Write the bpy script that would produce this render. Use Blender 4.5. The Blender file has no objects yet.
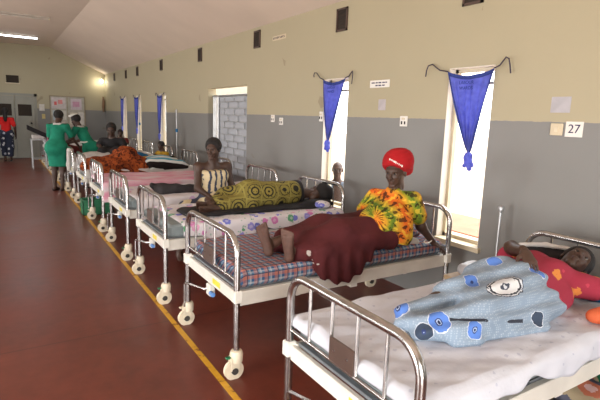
import bpy, math, random
import numpy as np
from mathutils import Vector, Matrix
from math import pi, sin, cos, radians as R

# ------------------------------------------------------------------ camera, world, lights, exposure
sc = bpy.context.scene
COL = sc.collection
cam_d = bpy.data.cameras.new('camera'); cam = bpy.data.objects.new('camera', cam_d); COL.objects.link(cam)
cam_d.lens = 28.4686; cam_d.sensor_width = 36.0; cam_d.clip_start = 0.05; cam_d.clip_end = 200
cam.matrix_world = Matrix(((0.84660868, 0.06238169, -0.52854732, 0.0),
                           (-0.53116957, 0.16127921, -0.83177395, 0.0),
                           (0.03335623, 0.9849353, 0.16967563, 1.65),
                           (0, 0, 0, 1)))
sc.camera = cam
sc.view_settings.view_transform = 'Standard'; sc.view_settings.look = 'None'
sc.view_settings.gamma = 1.0; sc.view_settings.use_curve_mapping = False
sc.view_settings.exposure = 0.12
sc.cycles.max_bounces = 8; sc.cycles.diffuse_bounces = 5; sc.cycles.glossy_bounces = 4
sc.cycles.sample_clamp_indirect = 6.0
sc.cycles.use_denoising = True

W = bpy.data.worlds.new('sky'); sc.world = W; W.use_nodes = True
bg = W.node_tree.nodes['Background']; bg.inputs[0].default_value = (0.93, 0.96, 1.0, 1); bg.inputs[1].default_value = 5.0

sun_d = bpy.data.lights.new('sun', 'SUN'); sun_d.energy = 5.0; sun_d.angle = R(1.0); sun_d.color = (1, .95, .86)
sun = bpy.data.objects.new('sun', sun_d); COL.objects.link(sun)
sun.rotation_euler = Vector((0.42, -0.10, 0.9)).to_track_quat('Z', 'Y').to_euler()

def area(name, loc, to, sx, sy, power, color=(1, 1, 1)):
    d = bpy.data.lights.new(name, 'AREA'); d.shape = 'RECTANGLE'; d.size = sx; d.size_y = sy
    d.energy = power; d.color = color
    o = bpy.data.objects.new(name, d); COL.objects.link(o); o.location = loc
    o.rotation_euler = (Vector(loc) - Vector(to)).to_track_quat('Z', 'Y').to_euler()
    return o
XL, XR, YN, YF = -3.36, 3.36, -3.2, 18.7          # inner faces of the room
# fill area lights added at unseen openings: left door, left windows, rear door
area('fill_left_door', (XL - .05, 1.3, 1.2), (0, 1.6, 1.0), 2.2, 2.0, 190, (1, .97, .93))
area('fill_rear_door', (-0.4, YN - .05, 1.25), (0.4, 3, 1.1), 2.2, 2.1, 220, (1, .97, .93))
for wy in (4.58, 6.9, 9.2, 11.6, 14.0):
    area('fill_left_window', (XL - .05, wy, 1.35), (0, wy, 1.3), 0.6, 1.4, 40 if wy < 6 else 80, (1, .97, .93))

# ------------------------------------------------------------------ node materials
class G:
    """small helper that writes shader nodes"""
    def __init__(s, name):
        s.m = bpy.data.materials.new(name); s.m.use_nodes = True
        s.t = s.m.node_tree; s.b = s.t.nodes['Principled BSDF']; s._c = None
    def n(s, k): return s.t.nodes.new(k)
    def put(s, sock, v):
        if v is None: return
        if isinstance(v, bpy.types.NodeSocket): s.t.links.new(v, sock)
        elif isinstance(v, (tuple, list)) and len(v) == 3 and sock.type == 'RGBA': sock.default_value = (*v, 1)
        else: sock.default_value = v
    def co(s):
        if s._c is None: s._c = s.n('ShaderNodeTexCoord').outputs['Object']
        return s._c
    def xyz(s, v=None):
        q = s.n('ShaderNodeSeparateXYZ'); s.put(q.inputs[0], v if v is not None else s.co()); return q.outputs
    def comb(s, x, y, z):
        q = s.n('ShaderNodeCombineXYZ')
        for i, v in enumerate((x, y, z)): s.put(q.inputs[i], v)
        return q.outputs[0]
    def ma(s, op, a, b=None, c=None):
        q = s.n('ShaderNodeMath'); q.operation = op
        for i, v in enumerate((a, b, c)): s.put(q.inputs[i], v)
        return q.outputs[0]
    def vm(s, op, a, b=None, out=0):
        q = s.n('ShaderNodeVectorMath'); q.operation = op
        s.put(q.inputs[0], a); s.put(q.inputs[1], b)
        return q.outputs['Value'] if op in ('DISTANCE', 'LENGTH', 'DOT_PRODUCT') else q.outputs[0]
    def noise(s, scale, detail=3, v=None, rough=.5, col=False):
        q = s.n('ShaderNodeTexNoise'); s.put(q.inputs['Vector'], v if v is not None else s.co())
        q.inputs['Scale'].default_value = scale; q.inputs['Detail'].default_value = detail
        q.inputs['Roughness'].default_value = rough
        return q.outputs['Color' if col else 'Fac']
    def vor(s, scale, v=None, out='Distance', rnd=1.0, feature='F1'):
        q = s.n('ShaderNodeTexVoronoi'); q.feature = feature
        s.put(q.inputs['Vector'], v if v is not None else s.co())
        q.inputs['Scale'].default_value = scale; q.inputs['Randomness'].default_value = rnd
        return q.outputs[out]
    def ramp(s, f, stops, const=False):
        q = s.n('ShaderNodeValToRGB'); r = q.color_ramp
        if const: r.interpolation = 'CONSTANT'
        while len(r.elements) < len(stops): r.elements.new(0.5)
        for e, (p, c) in zip(r.elements, stops): e.position = p; e.color = (*c, 1)
        s.put(q.inputs[0], f); return q.outputs[0]
    def mix(s, f, a, b):
        q = s.n('ShaderNodeMix'); q.data_type = 'RGBA'
        s.put(q.inputs[0], f); s.put(q.inputs[6], a); s.put(q.inputs[7], b); return q.outputs[2]
    def lt(s, a, b): return s.ma('LESS_THAN', a, b)
    def gt(s, a, b): return s.ma('GREATER_THAN', a, b)
    def band(s, a, lo, hi): return s.ma('MULTIPLY', s.gt(a, lo), s.lt(a, hi))
    def bump(s, h, strength=.3, dist=.01):
        q = s.n('ShaderNodeBump'); q.inputs['Strength'].default_value = strength; q.inputs['Distance'].default_value = dist
        s.put(q.inputs['Height'], h); s.t.links.new(q.outputs[0], s.b.inputs['Normal'])
    def done(s, col, rough=.8, metal=0.0, spec=None, **kw):
        s.put(s.b.inputs['Base Color'], col); s.put(s.b.inputs['Roughness'], rough); s.put(s.b.inputs['Metallic'], metal)
        if spec is not None: s.b.inputs['Specular IOR Level'].default_value = spec
        for k, v in kw.items(): s.put(s.b.inputs[k.replace('_', ' ')], v)
        return s.m

def solid(name, col, rough=.8, metal=0.0, var=.12, scale=9, bump=0.0, bscale=60, spec=None, **kw):
    g = G(name)
    dark = tuple(c * (1 - var) for c in col); lite = tuple(min(1, c * (1 + var)) for c in col)
    c = g.ramp(g.noise(scale, 4), [(.3, dark), (.7, lite)])
    if bump: g.bump(g.noise(bscale, 2), bump, .004)
    return g.done(c, rough, metal, spec, **kw)

def cloth(name, col, var=.15, rough=.92, bump=.25):
    g = G(name)
    c = g.ramp(g.noise(7, 4), [(.3, tuple(x * (1 - var) for x in col)), (.7, tuple(min(1, x * (1 + var)) for x in col))])
    g.bump(g.noise(22, 4), bump, .01)
    return g.done(c, rough, 0, .2)

M = {}
def wall_mat(top=(.43, .385, .265), low=(.225, .223, .215)):
    g = G('two tone wall paint'); x, y, z = g.xyz()
    n1 = g.noise(.9, 5); n2 = g.noise(14, 4)
    up = g.mix(g.ma('MULTIPLY', n1, .5), top, tuple(c * .80 for c in top))
    lo = g.mix(g.ma('MULTIPLY', n1, .6), low, tuple(c * .84 for c in low))
    sp = g.gt(g.vor(3.1, out='Distance'), .93)
    edge = g.ma('ADD', z, g.ma('MULTIPLY', n2, .012))
    c = g.mix(g.gt(edge, 1.69), lo, up)
    c = g.mix(g.ma('MULTIPLY', sp, .35), c, (.16, .12, .08))
    g.bump(g.noise(40, 3), .12, .004)
    return g.done(c, g.ma('ADD', .42, g.ma('MULTIPLY', g.gt(z, 1.69), .25)), 0, .35)
M['wall'] = wall_mat()
M['ceiling'] = solid('ceiling board', (.66, .55, .46), .85, var=.04, scale=1.2)
def floor_mat():
    g = G('red oxide cement floor'); x, y, z = g.xyz()
    n = g.noise(1.1, 6); f = g.noise(9, 5, rough=.65)
    c = g.ramp(g.ma('ADD', g.ma('MULTIPLY', n, .6), g.ma('MULTIPLY', f, .4)), [(.32, (.085, .019, .011)), (.52, (.140, .031, .018)), (.72, (.18, .043, .026))])
    spk = g.gt(g.noise(60, 2), .73)
    c = g.mix(g.ma('MULTIPLY', spk, .3), c, (.25, .12, .08))
    jx = g.lt(g.ma('ABSOLUTE', g.ma('SUBTRACT', g.ma('FRACT', g.ma('DIVIDE', y, 2.4)), .5)), .0025)
    c = g.mix(g.ma('MULTIPLY', jx, .6), c, (.02, .006, .005))
    g.bump(f, .06, .01)
    return g.done(c, g.ma('ADD', .24, g.ma('MULTIPLY', n, .22)), 0, .5)
M['floor'] = floor_mat()
def yline():
    g = G('worn yellow paint')
    n = g.noise(11, 5, rough=.7)
    c = g.ramp(n, [(.36, (.13, .035, .018)), (.43, (.62, .32, .015)), (.7, (.72, .40, .03))])
    return g.done(c, .5)
M['yline'] = yline()
def chrome():
    g = G('scuffed chrome tube'); n = g.noise(26, 4)
    c = g.ramp(n, [(.3, (.42, .41, .40)), (.7, (.54, .53, .52))])
    return g.done(c, g.ma('ADD', .20, g.ma('MULTIPLY', n, .10)), 1.0)
M['chrome'] = chrome()
M['white_metal'] = solid('white enamelled steel', (.68, .66, .60), .4, var=.08, scale=6)
M['cream_plastic'] = solid('cream plastic', (.66, .58, .44), .45, var=.1, scale=14)
M['rubber'] = solid('dark rubber', (.04, .035, .03), .7)
M['brown_plate'] = solid('brown placard', (.075, .045, .035), .45)
M['grey_metal'] = solid('grey steel deck', (.22, .24, .26), .5, .5)
M['sticker'] = solid('yellow sticker', (.75, .62, .06), .5)
M['blue_plastic'] = solid('blue plastic', (.09, .22, .50), .5)
M['green_plastic'] = solid('green plastic', (.015, .16, .07), .45)
M['black'] = solid('black cloth', (.010, .009, .011), .85, var=.3)
M['darkgrey_cloth'] = cloth('charcoal cloth', (.035, .032, .034), .35)
M['skin'] = solid('dark brown skin', (.060, .030, .020), .48, var=.18, scale=14, spec=.45)
M['skin_sole'] = solid('sole skin', (.10, .048, .034), .6, var=.2, scale=25)
M['hair'] = solid('black hair', (.010, .008, .008), .8, var=.3, bump=.8, bscale=160)
M['vent_dark'] = solid('dark vent screen', (.025, .016, .010), .8)
M['cream_paint'] = solid('cream gloss paint', (.60, .52, .37), .5, var=.05)
M['reveal'] = solid('white limewashed reveal', (.74, .70, .62), .8, var=.04)
M['wood'] = solid('brown varnished wood', (.22, .11, .05), .5, var=.2, scale=12)
M['paper'] = solid('white paper', (.78, .76, .72), .8, var=.03)
M['ink'] = solid('dark ink', (.03, .02, .08), .7)
M['blue_curtain'] = None
def curtain_mat():
    g = G('blue ward curtain'); x, y, z = g.xyz()
    c = g.ramp(g.noise(20, 3), [(.3, (.17, .20, .60)), (.7, (.24, .28, .72))])
    tr = g.n('ShaderNodeBsdfTranslucent'); g.put(tr.inputs[0], c)
    g.done(c, .9, 0, .15)
    mx = g.n('ShaderNodeMixShader'); mx.inputs[0].default_value = .6
    g.t.links.new(g.b.outputs[0], mx.inputs[1]); g.t.links.new(tr.outputs[0], mx.inputs[2])
    g.t.links.new(mx.outputs[0], g.t.nodes['Material Output'].inputs[0])
    return g.m
M['blue_curtain'] = curtain_mat()
M['curtain_hem'] = cloth('navy curtain hem', (.035, .055, .24))
M['cord'] = solid('dark cord', (.05, .04, .06), .8)
def glass():
    g = G('window glass')
    g.done((.05, .06, .06), .05, 0, .5); g.b.inputs['Alpha'].default_value = .06
    return g.m
M['glass'] = glass()
def lamp(name, col, s):
    g = G(name); g.done((1, 1, 1), .5); g.b.inputs['Emission Color'].default_value = (*col, 1); g.b.inputs['Emission Strength'].default_value = s
    return g.m
M['tube_on'] = lamp('lit fluorescent tube', (.86, .95, 1), 9)
M['bulb_on'] = lamp('lit bulb', (1, .93, .75), 25)
M['tube_off'] = solid('unlit white tube', (.55, .50, .44), .4)

def plaid():
    g = G('blue and orange plaid'); x, y, z = g.xyz()
    u = x; v = g.ma('ADD', y, z)
    def line(a, per, off, w): return g.lt(g.ma('FRACT', g.ma('ADD', g.ma('DIVIDE', a, per), off)), w)
    P_ = .074
    c = g.mix(g.ma('MULTIPLY', line(u, P_, .0, .5), .7), (.030, .10, .22), (.12, .24, .36))
    c = g.mix(g.ma('MULTIPLY', line(v, P_, .0, .5), .5), c, (.14, .26, .38))
    c = g.mix(g.ma('MULTIPLY', line(v, P_, .62, .16), .45), c, (.50, .50, .50))
    c = g.mix(g.ma('MULTIPLY', line(u, P_, .62, .16), .45), c, (.50, .50, .50))
    c = g.mix(g.ma('MULTIPLY', g.ma('MULTIPLY', line(u, P_, .20, .50), line(v, P_, .20, .34)), .6), c, (.60, .17, .075))
    c = g.mix(g.ma('MULTIPLY', g.ma('MAXIMUM', line(u, P_, .20, .40), line(v, P_, .20, .30)), .42), c, (.55, .17, .08))
    c = g.mix(g.ma('MULTIPLY', g.ma('MAXIMUM', line(u, P_, .9, .12), line(v, P_, .9, .12)), .75), c, (.012, .03, .08))
    g.bump(g.noise(9, 3), .4, .02)
    return g.done(c, .75, 0, .3)
M['plaid'] = plaid()
def tiedye():
    g = G('orange green tie dye'); x, y, z = g.xyz()
    # spiral about the chest of the shirt, coordinates are world aligned offsets of the shirt
    dx = g.ma('SUBTRACT', g.ma('ADD', g.ma('MULTIPLY', x, .8), g.ma('MULTIPLY', y, -.35)), -.047); dz = g.ma('SUBTRACT', z, .24)
    r = g.ma('SQRT', g.ma('ADD', g.ma('MULTIPLY', dx, dx), g.ma('MULTIPLY', dz, dz)))
    a = g.ma('ARCTAN2', dz, dx)
    nz = g.noise(16, 3)
    t = g.ma('FRACT', g.ma('ADD', g.ma('ADD', g.ma('MULTIPLY', r, 4.6), g.ma('MULTIPLY', a, .159)), g.ma('MULTIPLY', nz, .22)))
    c = g.ramp(t, [(0, (.62, .11, .015)), (.20, (.68, .17, .02)), (.40, (.62, .34, .03)), (.52, (.20, .26, .02)), (.66, (.08, .15, .02)), (.78, (.45, .33, .03)), (1, (.62, .13, .015))])
    st = g.ma('SINE', g.ma('ADD', g.ma('MULTIPLY', a, 21), g.ma('MULTIPLY', nz, 7)))
    bl = g.ma('MULTIPLY', g.gt(st, .35), g.gt(g.noise(30, 2), .50))
    c = g.mix(g.ma('MULTIPLY', bl, .85), c, (.03, .012, .008))
    yl = g.ma('MULTIPLY', g.lt(st, -.6), g.gt(g.noise(24, 2), .5))
    c = g.mix(g.ma('MULTIPLY', yl, .6), c, (.80, .55, .05))
    g.bump(g.noise(14, 3), .4, .015)
    return g.done(c, .9, 0, .2)
M['tiedye'] = tiedye()
def maroon():
    g = G('maroon wrap cloth')
    c = g.ramp(g.noise(5, 3), [(.3, (.055, .010, .012)), (.7, (.10, .018, .020))])
    x, y, z = g.xyz()
    return_c = c
    for (cx, cy, cz, rr) in ((-.703, -.142, .041, .035), (-.66, -.188, -.001, .045), (-.275, -.181, .152, .020)):
        p = g.comb(g.ma('SUBTRACT', x, cx), g.ma('SUBTRACT', y, cy), g.ma('SUBTRACT', z, cz))
        d = g.ma('ADD', g.vm('LENGTH', p), g.ma('MULTIPLY', g.noise(40, 2), .018))
        ring = g.ma('MULTIPLY', g.band(d, rr - .009, rr + .001), g.gt(g.noise(18, 1), .50))
        return_c = g.mix(g.ma('MULTIPLY', ring, .8), return_c, (.55, .50, .46))
    g.bump(g.noise(9, 4), .6, .02)
    return g.done(return_c, .85, 0, .25)
M['maroon'] = maroon()
def kitenge():
    g = G('olive and black printed wrap'); x, y, z = g.xyz()
    v = g.comb(x, g.ma('MULTIPLY', y, .8), g.ma('MULTIPLY', z, 1.0))
    d = g.vor(5.6, v, rnd=.25); e = g.vor(5.6, v, 'Distance', .25, 'DISTANCE_TO_EDGE'); s = g.vor(34, v, rnd=.6)
    c = g.ramp(d, [(0, (.02, .02, .015)), (.09, (.02, .02, .015)), (.10, (.25, .20, .045)), (.22, (.27, .22, .05)), (.23, (.02, .02, .015)), (.30, (.02, .02, .015)), (.31, (.24, .20, .045)), (.42, (.23, .19, .045)), (.43, (.03, .025, .015)), (.47, (.20, .165, .04))], True)
    c = g.mix(g.ma('MULTIPLY', g.lt(s, .28), .75), c, (.03, .025, .015))
    c = g.mix(g.lt(e, .035), c, (.27, .23, .06))
    g.bump(g.noise(9, 3), .4, .015)
    return g.done(c, .85, 0, .25)
M['kitenge'] = kitenge()
def creamwrap():
    g = G('cream and navy printed wrap'); x, y, z = g.xyz()
    t = g.ma('ADD', g.ma('MULTIPLY', x, 1), g.ma('MULTIPLY', g.noise(6, 2), .05))
    s = g.ma('SINE', g.ma('MULTIPLY', g.ma('ADD', t, g.ma('MULTIPLY', g.noise(20, 2), .04)), 95))
    zz = g.ma('SINE', g.ma('ADD', g.ma('MULTIPLY', z, 55), g.ma('MULTIPLY', g.ma('ABSOLUTE', x), 40)))
    c = g.mix(g.gt(s, .45), (.60, .50, .32), (.05, .06, .10))
    c2 = g.mix(g.gt(zz, .1), (.62, .53, .34), (.05, .06, .10))
    c = g.mix(g.gt(z, .30), c2, c)
    g.bump(g.noise(14, 3), .4, .01)
    return g.done(c, .85, 0, .2)
M['creamwrap'] = creamwrap()
def floral(name, base, cols, scale, th=.30, leaf=None):
    g = G(name)
    w = g.vm('ADD', g.co(), g.vm('SCALE', g.noise(25, 2, col=True), None))
    d = g.ma('ADD', g.vor(scale, rnd=.8), g.ma('MULTIPLY', g.ma('SUBTRACT', g.noise(45, 2), .5), .30))
    pick = g.xyz(g.vor(scale, out='Color', rnd=.8))[0]
    n = len(cols)
    pc = g.ramp(pick, [(i / n, c) for i, c in enumerate(cols)], True)
    c = base
    if leaf:
        d2 = g.vor(scale * 2.3, rnd=1.0)
        c = g.mix(g.ma('MULTIPLY', g.lt(g.ma('ADD', d2, g.ma('MULTIPLY', g.noise(60, 1), .2)), .30), .7), base, leaf)
    core = g.lt(d, th * .45)
    c = g.mix(g.lt(d, th), c, pc)
    c = g.mix(g.ma('MULTIPLY', core, .35), c, (.85, .82, .88))
    g.bump(g.noise(12, 4), .4, .015)
    return g.done(c, .85, 0, .2)
M['floral'] = floral('white floral sheet', (.72, .70, .74), [(.62, .22, .50), (.18, .20, .62), (.70, .35, .55), (.30, .28, .68), (.12, .36, .20)], 9.5, .36, (.20, .42, .32))
M['floral_soft'] = floral('white sheet with faded pink flowers', (.66, .63, .66), [(.62, .36, .50), (.55, .40, .62), (.66, .63, .66)], 7, .30)
M['white_sheet'] = None
def wsheet():
    g = G('white sheet with tiny faded sprigs')
    d = g.vor(17, rnd=.75)
    c = g.ramp(g.noise(3.5, 4), [(.3, (.54, .56, .63)), (.7, (.62, .64, .70))])
    c = g.mix(g.ma('MULTIPLY', g.lt(g.ma('ADD', d, g.ma('MULTIPLY', g.noise(70, 2), .25)), .27), .45), c, (.30, .33, .46))
    g.bump(g.noise(8, 5), .5, .02)
    return g.done(c, .85, 0, .2)
M['white_sheet'] = wsheet()
def pinksheet():
    g = G('pink streaked sheet'); x, y, z = g.xyz()
    v = g.comb(g.ma('MULTIPLY', x, 1.2), g.ma('MULTIPLY', g.ma('ADD', y, z), 6), 0)
    c = g.ramp(g.noise(1.6, 4, v=v), [(.36, (.66, .58, .62)), (.5, (.68, .38, .46)), (.62, (.64, .25, .36)), (.72, (.66, .55, .60))])
    g.bump(g.noise(8, 4), .4, .02)
    return g.done(c, .85, 0, .2)
M['pink_sheet'] = pinksheet()
def orangeblanket():
    g = G('rust and black patterned blanket')
    n = g.noise(7, 3, col=True)
    v = g.vm('ADD', g.vm('SCALE', g.co(), None), n)
    d = g.vor(5.5, v, rnd=1)
    w = g.noise(8, 4, v=v, rough=.6)
    c = g.ramp(w, [(0, (.02, .010, .008)), (.43, (.04, .014, .010)), (.47, (.20, .040, .015)), (.50, (.26, .058, .018)), (.60, (.36, .085, .022)), (1, (.30, .04, .018))])
    c = g.mix(g.ma('MULTIPLY', g.lt(d, .16), .6), c, (.05, .015, .012))
    g.bump(g.noise(16, 4), .6, .02)
    return g.done(c, .95, 0, .1)
M['orange_blanket'] = orangeblanket()
def stripes(name, cols, per, ax=(0, 1, 1)):
    g = G(name); x, y, z = g.xyz()
    a = g.ma('ADD', g.ma('ADD', g.ma('MULTIPLY', x, ax[0]), g.ma('MULTIPLY', y, ax[1])), g.ma('MULTIPLY', z, ax[2]))
    a = g.ma('ADD', a, g.ma('MULTIPLY', g.noise(4, 2), .05))
    n = len(cols)
    c = g.ramp(g.ma('FRACT', g.ma('DIVIDE', a, per)), [(i / n, cc) for i, cc in enumerate(cols)], True)
    g.bump(g.noise(20, 3), .5, .01)
    return g.done(c, .95, 0, .1)
M['striped_blanket'] = stripes('blue white and black striped blanket', [(.62, .64, .62), (.10, .32, .42), (.62, .64, .62), (.16, .40, .50), (.62, .64, .6), (.015, .012, .012), (.02, .015, .015)], .42, (.1, .7, .9))
def spots(name, base, items, lines=(), bumpn=10):
    """cloth printed with rosettes; items = (centre, radius, colour, kind)"""
    g = G(name); x, y, z = g.xyz()
    nb = g.noise(50, 2)
    c = g.ramp(g.noise(6, 4), [(.3, tuple(k * .88 for k in base)), (.7, tuple(min(1, k * 1.1) for k in base))])
    weave = g.vor(90, rnd=.2)
    c = g.mix(g.ma('MULTIPLY', g.lt(weave, .35), .25), c, (.62, .68, .74))
    for (cx, cy, cz), rr, col, kind in items:
        dx = g.ma('SUBTRACT', x, cx); dy = g.ma('SUBTRACT', y, cy); dz = g.ma('SUBTRACT', z, cz)
        if kind == 'oval': dx = g.ma('MULTIPLY', dx, .55)
        d = g.ma('DIVIDE', g.vm('LENGTH', g.comb(dx, dy, dz)), rr)
        dd = g.ma('ADD', d, g.ma('MULTIPLY', g.ma('SUBTRACT', nb, .5), .35))
        if kind == 'oval':
            cc = g.ramp(dd, [(0, (.55, .58, .62)), (.22, (.05, .06, .09)), (.30, (.62, .64, .66)), (.62, (.66, .68, .70)), (.74, (.03, .035, .05)), (.86, (.60, .64, .68)), (.94, (.04, .05, .08))], True)
        else:
            cc = g.ramp(dd, [(0, (.02, .03, .08)), (.16, (.40, .50, .70)), (.24, (.03, .05, .16)), (.34, col), (.86, tuple(k * .9 for k in col)), (.93, (.60, .66, .74))], True)
        c = g.mix(g.lt(dd, 1.0), c, cc)
    for a, b in lines:
        a = Vector(a); b = Vector(b); dv = (b - a); L = dv.length; dn = dv.normalized()
        rel = g.vm('SUBTRACT', g.co(), tuple(a)); t_ = g.vm('DOT_PRODUCT', rel, tuple(dn))
        d = g.vm('LENGTH', g.vm('CROSS_PRODUCT', rel, tuple(dn)))
        d = g.ma('ADD', d, g.ma('MULTIPLY', g.ma('SUBTRACT', g.noise(14, 2), .5), .012))
        c = g.mix(g.ma('MULTIPLY', g.lt(d, .0075), g.band(t_, 0, L)), c, (.03, .035, .05))
    g.bump(g.noise(bumpn, 4), .5, .02)
    return g.done(c, .8, 0, .3)
M['green_uniform'] = cloth('green nurse uniform', (.015, .20, .125), .2)
M['red_cloth'] = cloth('red cloth', (.55, .020, .020), .12)
M['red_knit'] = cloth('red knitted headwrap', (.40, .014, .018), .12)
M['red_floral'] = floral('crimson dress with orange and cream flowers', (.30, .030, .055), [(.60, .22, .05), (.45, .34, .22), (.14, .13, .10), (.30, .030, .055), (.55, .20, .05)], 8, .32, (.50, .06, .09))
M['navy_print'] = floral('dark skirt with white blotches', (.020, .025, .045), [(.45, .45, .48), (.30, .32, .40), (.02, .025, .045)], 9, .33)
M['yellow_cloth'] = cloth('mustard cloth', (.42, .26, .03))
M['teal_cloth'] = cloth('blue cloth', (.03, .16, .34))
M['pink_cloth'] = cloth('pink cloth', (.60, .20, .34))
M['greywhite_cloth'] = cloth('off white cloth', (.52, .50, .48))
M['maroon_cloth'] = cloth('dark red cloth', (.16, .03, .03))
M['blue_shirt'] = cloth('grey blue shirt', (.16, .20, .26))
M['mattress_grey'] = solid('grey green mattress vinyl', (.20, .24, .25), .5, var=.15)
M['mix_clothes'] = floral('mixed folded clothes', (.35, .28, .18), [(.55, .48, .22), (.10, .10, .14), (.45, .14, .08), (.40, .38, .36)], 7, .5)
M['eye'] = solid('eye white', (.34, .28, .23), .3, var=.05)
M['iris'] = solid('dark iris', (.01, .006, .005), .2)
M['lips'] = solid('lips', (.14, .05, .04), .45)
M['door'] = solid('grey green door paint', (.27, .27, .23), .5, var=.06, scale=3)
M['silver'] = solid('galvanised steel', (.42, .43, .44), .4, .7, var=.12)
def gatepanel():
    g = G('grey sheet seen behind the gate'); 
    return g.done(g.ramp(g.noise(2, 3), [(.3, (.36, .38, .42)), (.7, (.44, .46, .50))]), .6)
M['gate_sheet'] = gatepanel()
M['outside'] = solid('pale dry ground', (.55, .42, .30), .9, var=.1, scale=2)
M['outwall'] = solid('pale plaster outside', (.70, .62, .48), .85, var=.05)
M['outred'] = solid('red brick dust verge', (.42, .14, .08), .9, var=.15, scale=4)

# ------------------------------------------------------------------ mesh helpers
def link(name, verts, faces, mat, parent=None, smooth=False, origin=None):
    me = bpy.data.meshes.new(name)
    v = np.asarray(verts, float)
    if origin is not None: v = v - np.array(origin, float)
    me.from_pydata([tuple(p) for p in v], [], [tuple(int(i) for i in f) for f in faces])
    me.update()
    if smooth: me.polygons.foreach_set('use_smooth', [True] * len(me.polygons))
    mats = mat if isinstance(mat, (list, tuple)) else [mat]
    for m in mats: me.materials.append(m)
    o = bpy.data.objects.new(name, me); COL.objects.link(o)
    if origin is not None: o.location = origin
    if parent is not None: o.parent = parent
    return o

class MB:
    """collects simple pieces, then becomes one mesh"""
    def __init__(s): s.v = []; s.f = []; s.mi = []
    def add(s, v, f, mi=0):
        b = len(s.v); s.v += [tuple(p) for p in v]; s.f += [tuple(i + b for i in q) for q in f]; s.mi += [mi] * len(f); return s
    def box(s, a, b, mi=0, bev=0.0):
        (x0, y0, z0), (x1, y1, z1) = [tuple(min(a[i], b[i]) for i in range(3)), tuple(max(a[i], b[i]) for i in range(3))]
        if bev <= 0:
            v = [(x, y, z) for z in (z0, z1) for x, y in ((x0, y0), (x1, y0), (x1, y1), (x0, y1))]
            return s.add(v, [(3, 2, 1, 0), (4, 5, 6, 7), (0, 1, 5, 4), (1, 2, 6, 5), (2, 3, 7, 6), (3, 0, 4, 7)], mi)
        d = min(bev, (x1 - x0) * .45, (y1 - y0) * .45, (z1 - z0) * .45)
        def ring(x0, y0, x1, y1, c, z):
            return [(x0 + c, y0, z), (x1 - c, y0, z), (x1, y0 + c, z), (x1, y1 - c, z), (x1 - c, y1, z), (x0 + c, y1, z), (x0, y1 - c, z), (x0, y0 + c, z)]
        v = ring(x0 + d, y0 + d, x1 - d, y1 - d, d * .6, z0) + ring(x0, y0, x1, y1, d, z0 + d) + ring(x0, y0, x1, y1, d, z1 - d) + ring(x0 + d, y0 + d, x1 - d, y1 - d, d * .6, z1)
        f = [tuple(range(7, -1, -1)), tuple(range(24, 32))]
        for k in range(3):
            for i in range(8):
                j = (i + 1) % 8; f.append((k * 8 + i, k * 8 + j, k * 8 + 8 + j, k * 8 + 8 + i))
        return s.add(v, f, mi)
    def tube(s, pts, r, n=12, mi=0, closed=False):
        P = [Vector(p) for p in pts]; rr = r if isinstance(r, (list, tuple)) else [r] * len(P)
        T = []
        for i in range(len(P)):
            a = P[max(i - 1, 0)]; b = P[min(i + 1, len(P) - 1)]; T.append((b - a).normalized())
        up = Vector((0, 0, 1)) if abs(T[0].z) < .9 else Vector((1, 0, 0))
        nrm = (up - T[0] * up.dot(T[0])).normalized()
        v = []
        for i, p in enumerate(P):
            nrm = (nrm - T[i] * nrm.dot(T[i])).normalized(); bn = T[i].cross(nrm)
            for k in range(n):
                a = 2 * pi * k / n; v.append(p + (nrm * cos(a) + bn * sin(a)) * rr[i])
        f = []
        for i in range(len(P) - 1):
            for k in range(n):
                j = (k + 1) % n; f.append((i * n + k, i * n + j, (i + 1) * n + j, (i + 1) * n + k))
        f.append(tuple(range(n - 1, -1, -1))); f.append(tuple(range((len(P) - 1) * n, len(P) * n)))
        return s.add(v, f, mi)
    def lathe(s, prof, c=(0, 0, 0), axis='z', n=24, mi=0):
        v = []
        for (r, h) in prof:
            for k in range(n):
                a = 2 * pi * k / n
                p = (r * cos(a), r * sin(a), h)
                if axis == 'x': p = (h, r * cos(a), r * sin(a))
                if axis == 'y': p = (r * sin(a), h, r * cos(a))
                v.append((p[0] + c[0], p[1] + c[1], p[2] + c[2]))
        f = []
        m = len(prof)
        for i in range(m - 1):
            for k in range(n):
                j = (k + 1) % n; f.append((i * n + k, i * n + j, (i + 1) * n + j, (i + 1) * n + k))
        f.append(tuple(range(n - 1, -1, -1))); f.append(tuple(range((m - 1) * n, m * n)))
        return s.add(v, f, mi)
    def build(s, name, mat, parent=None, smooth=False, origin=None):
        o = link(name, s.v, s.f, mat, parent, smooth, origin)
        if any(s.mi): o.data.polygons.foreach_set('material_index', s.mi)
        if smooth:
            try: o.data.set_sharp_from_angle(angle=R(40))
            except Exception: pass
        return o

def arc(c, r, a0, a1, ux, uy, n=7):
    c = Vector(c); ux = Vector(ux); uy = Vector(uy)
    return [tuple(c + ux * (r * cos(a0 + (a1 - a0) * i / n)) + uy * (r * sin(a0 + (a1 - a0) * i / n))) for i in range(n + 1)]

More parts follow.
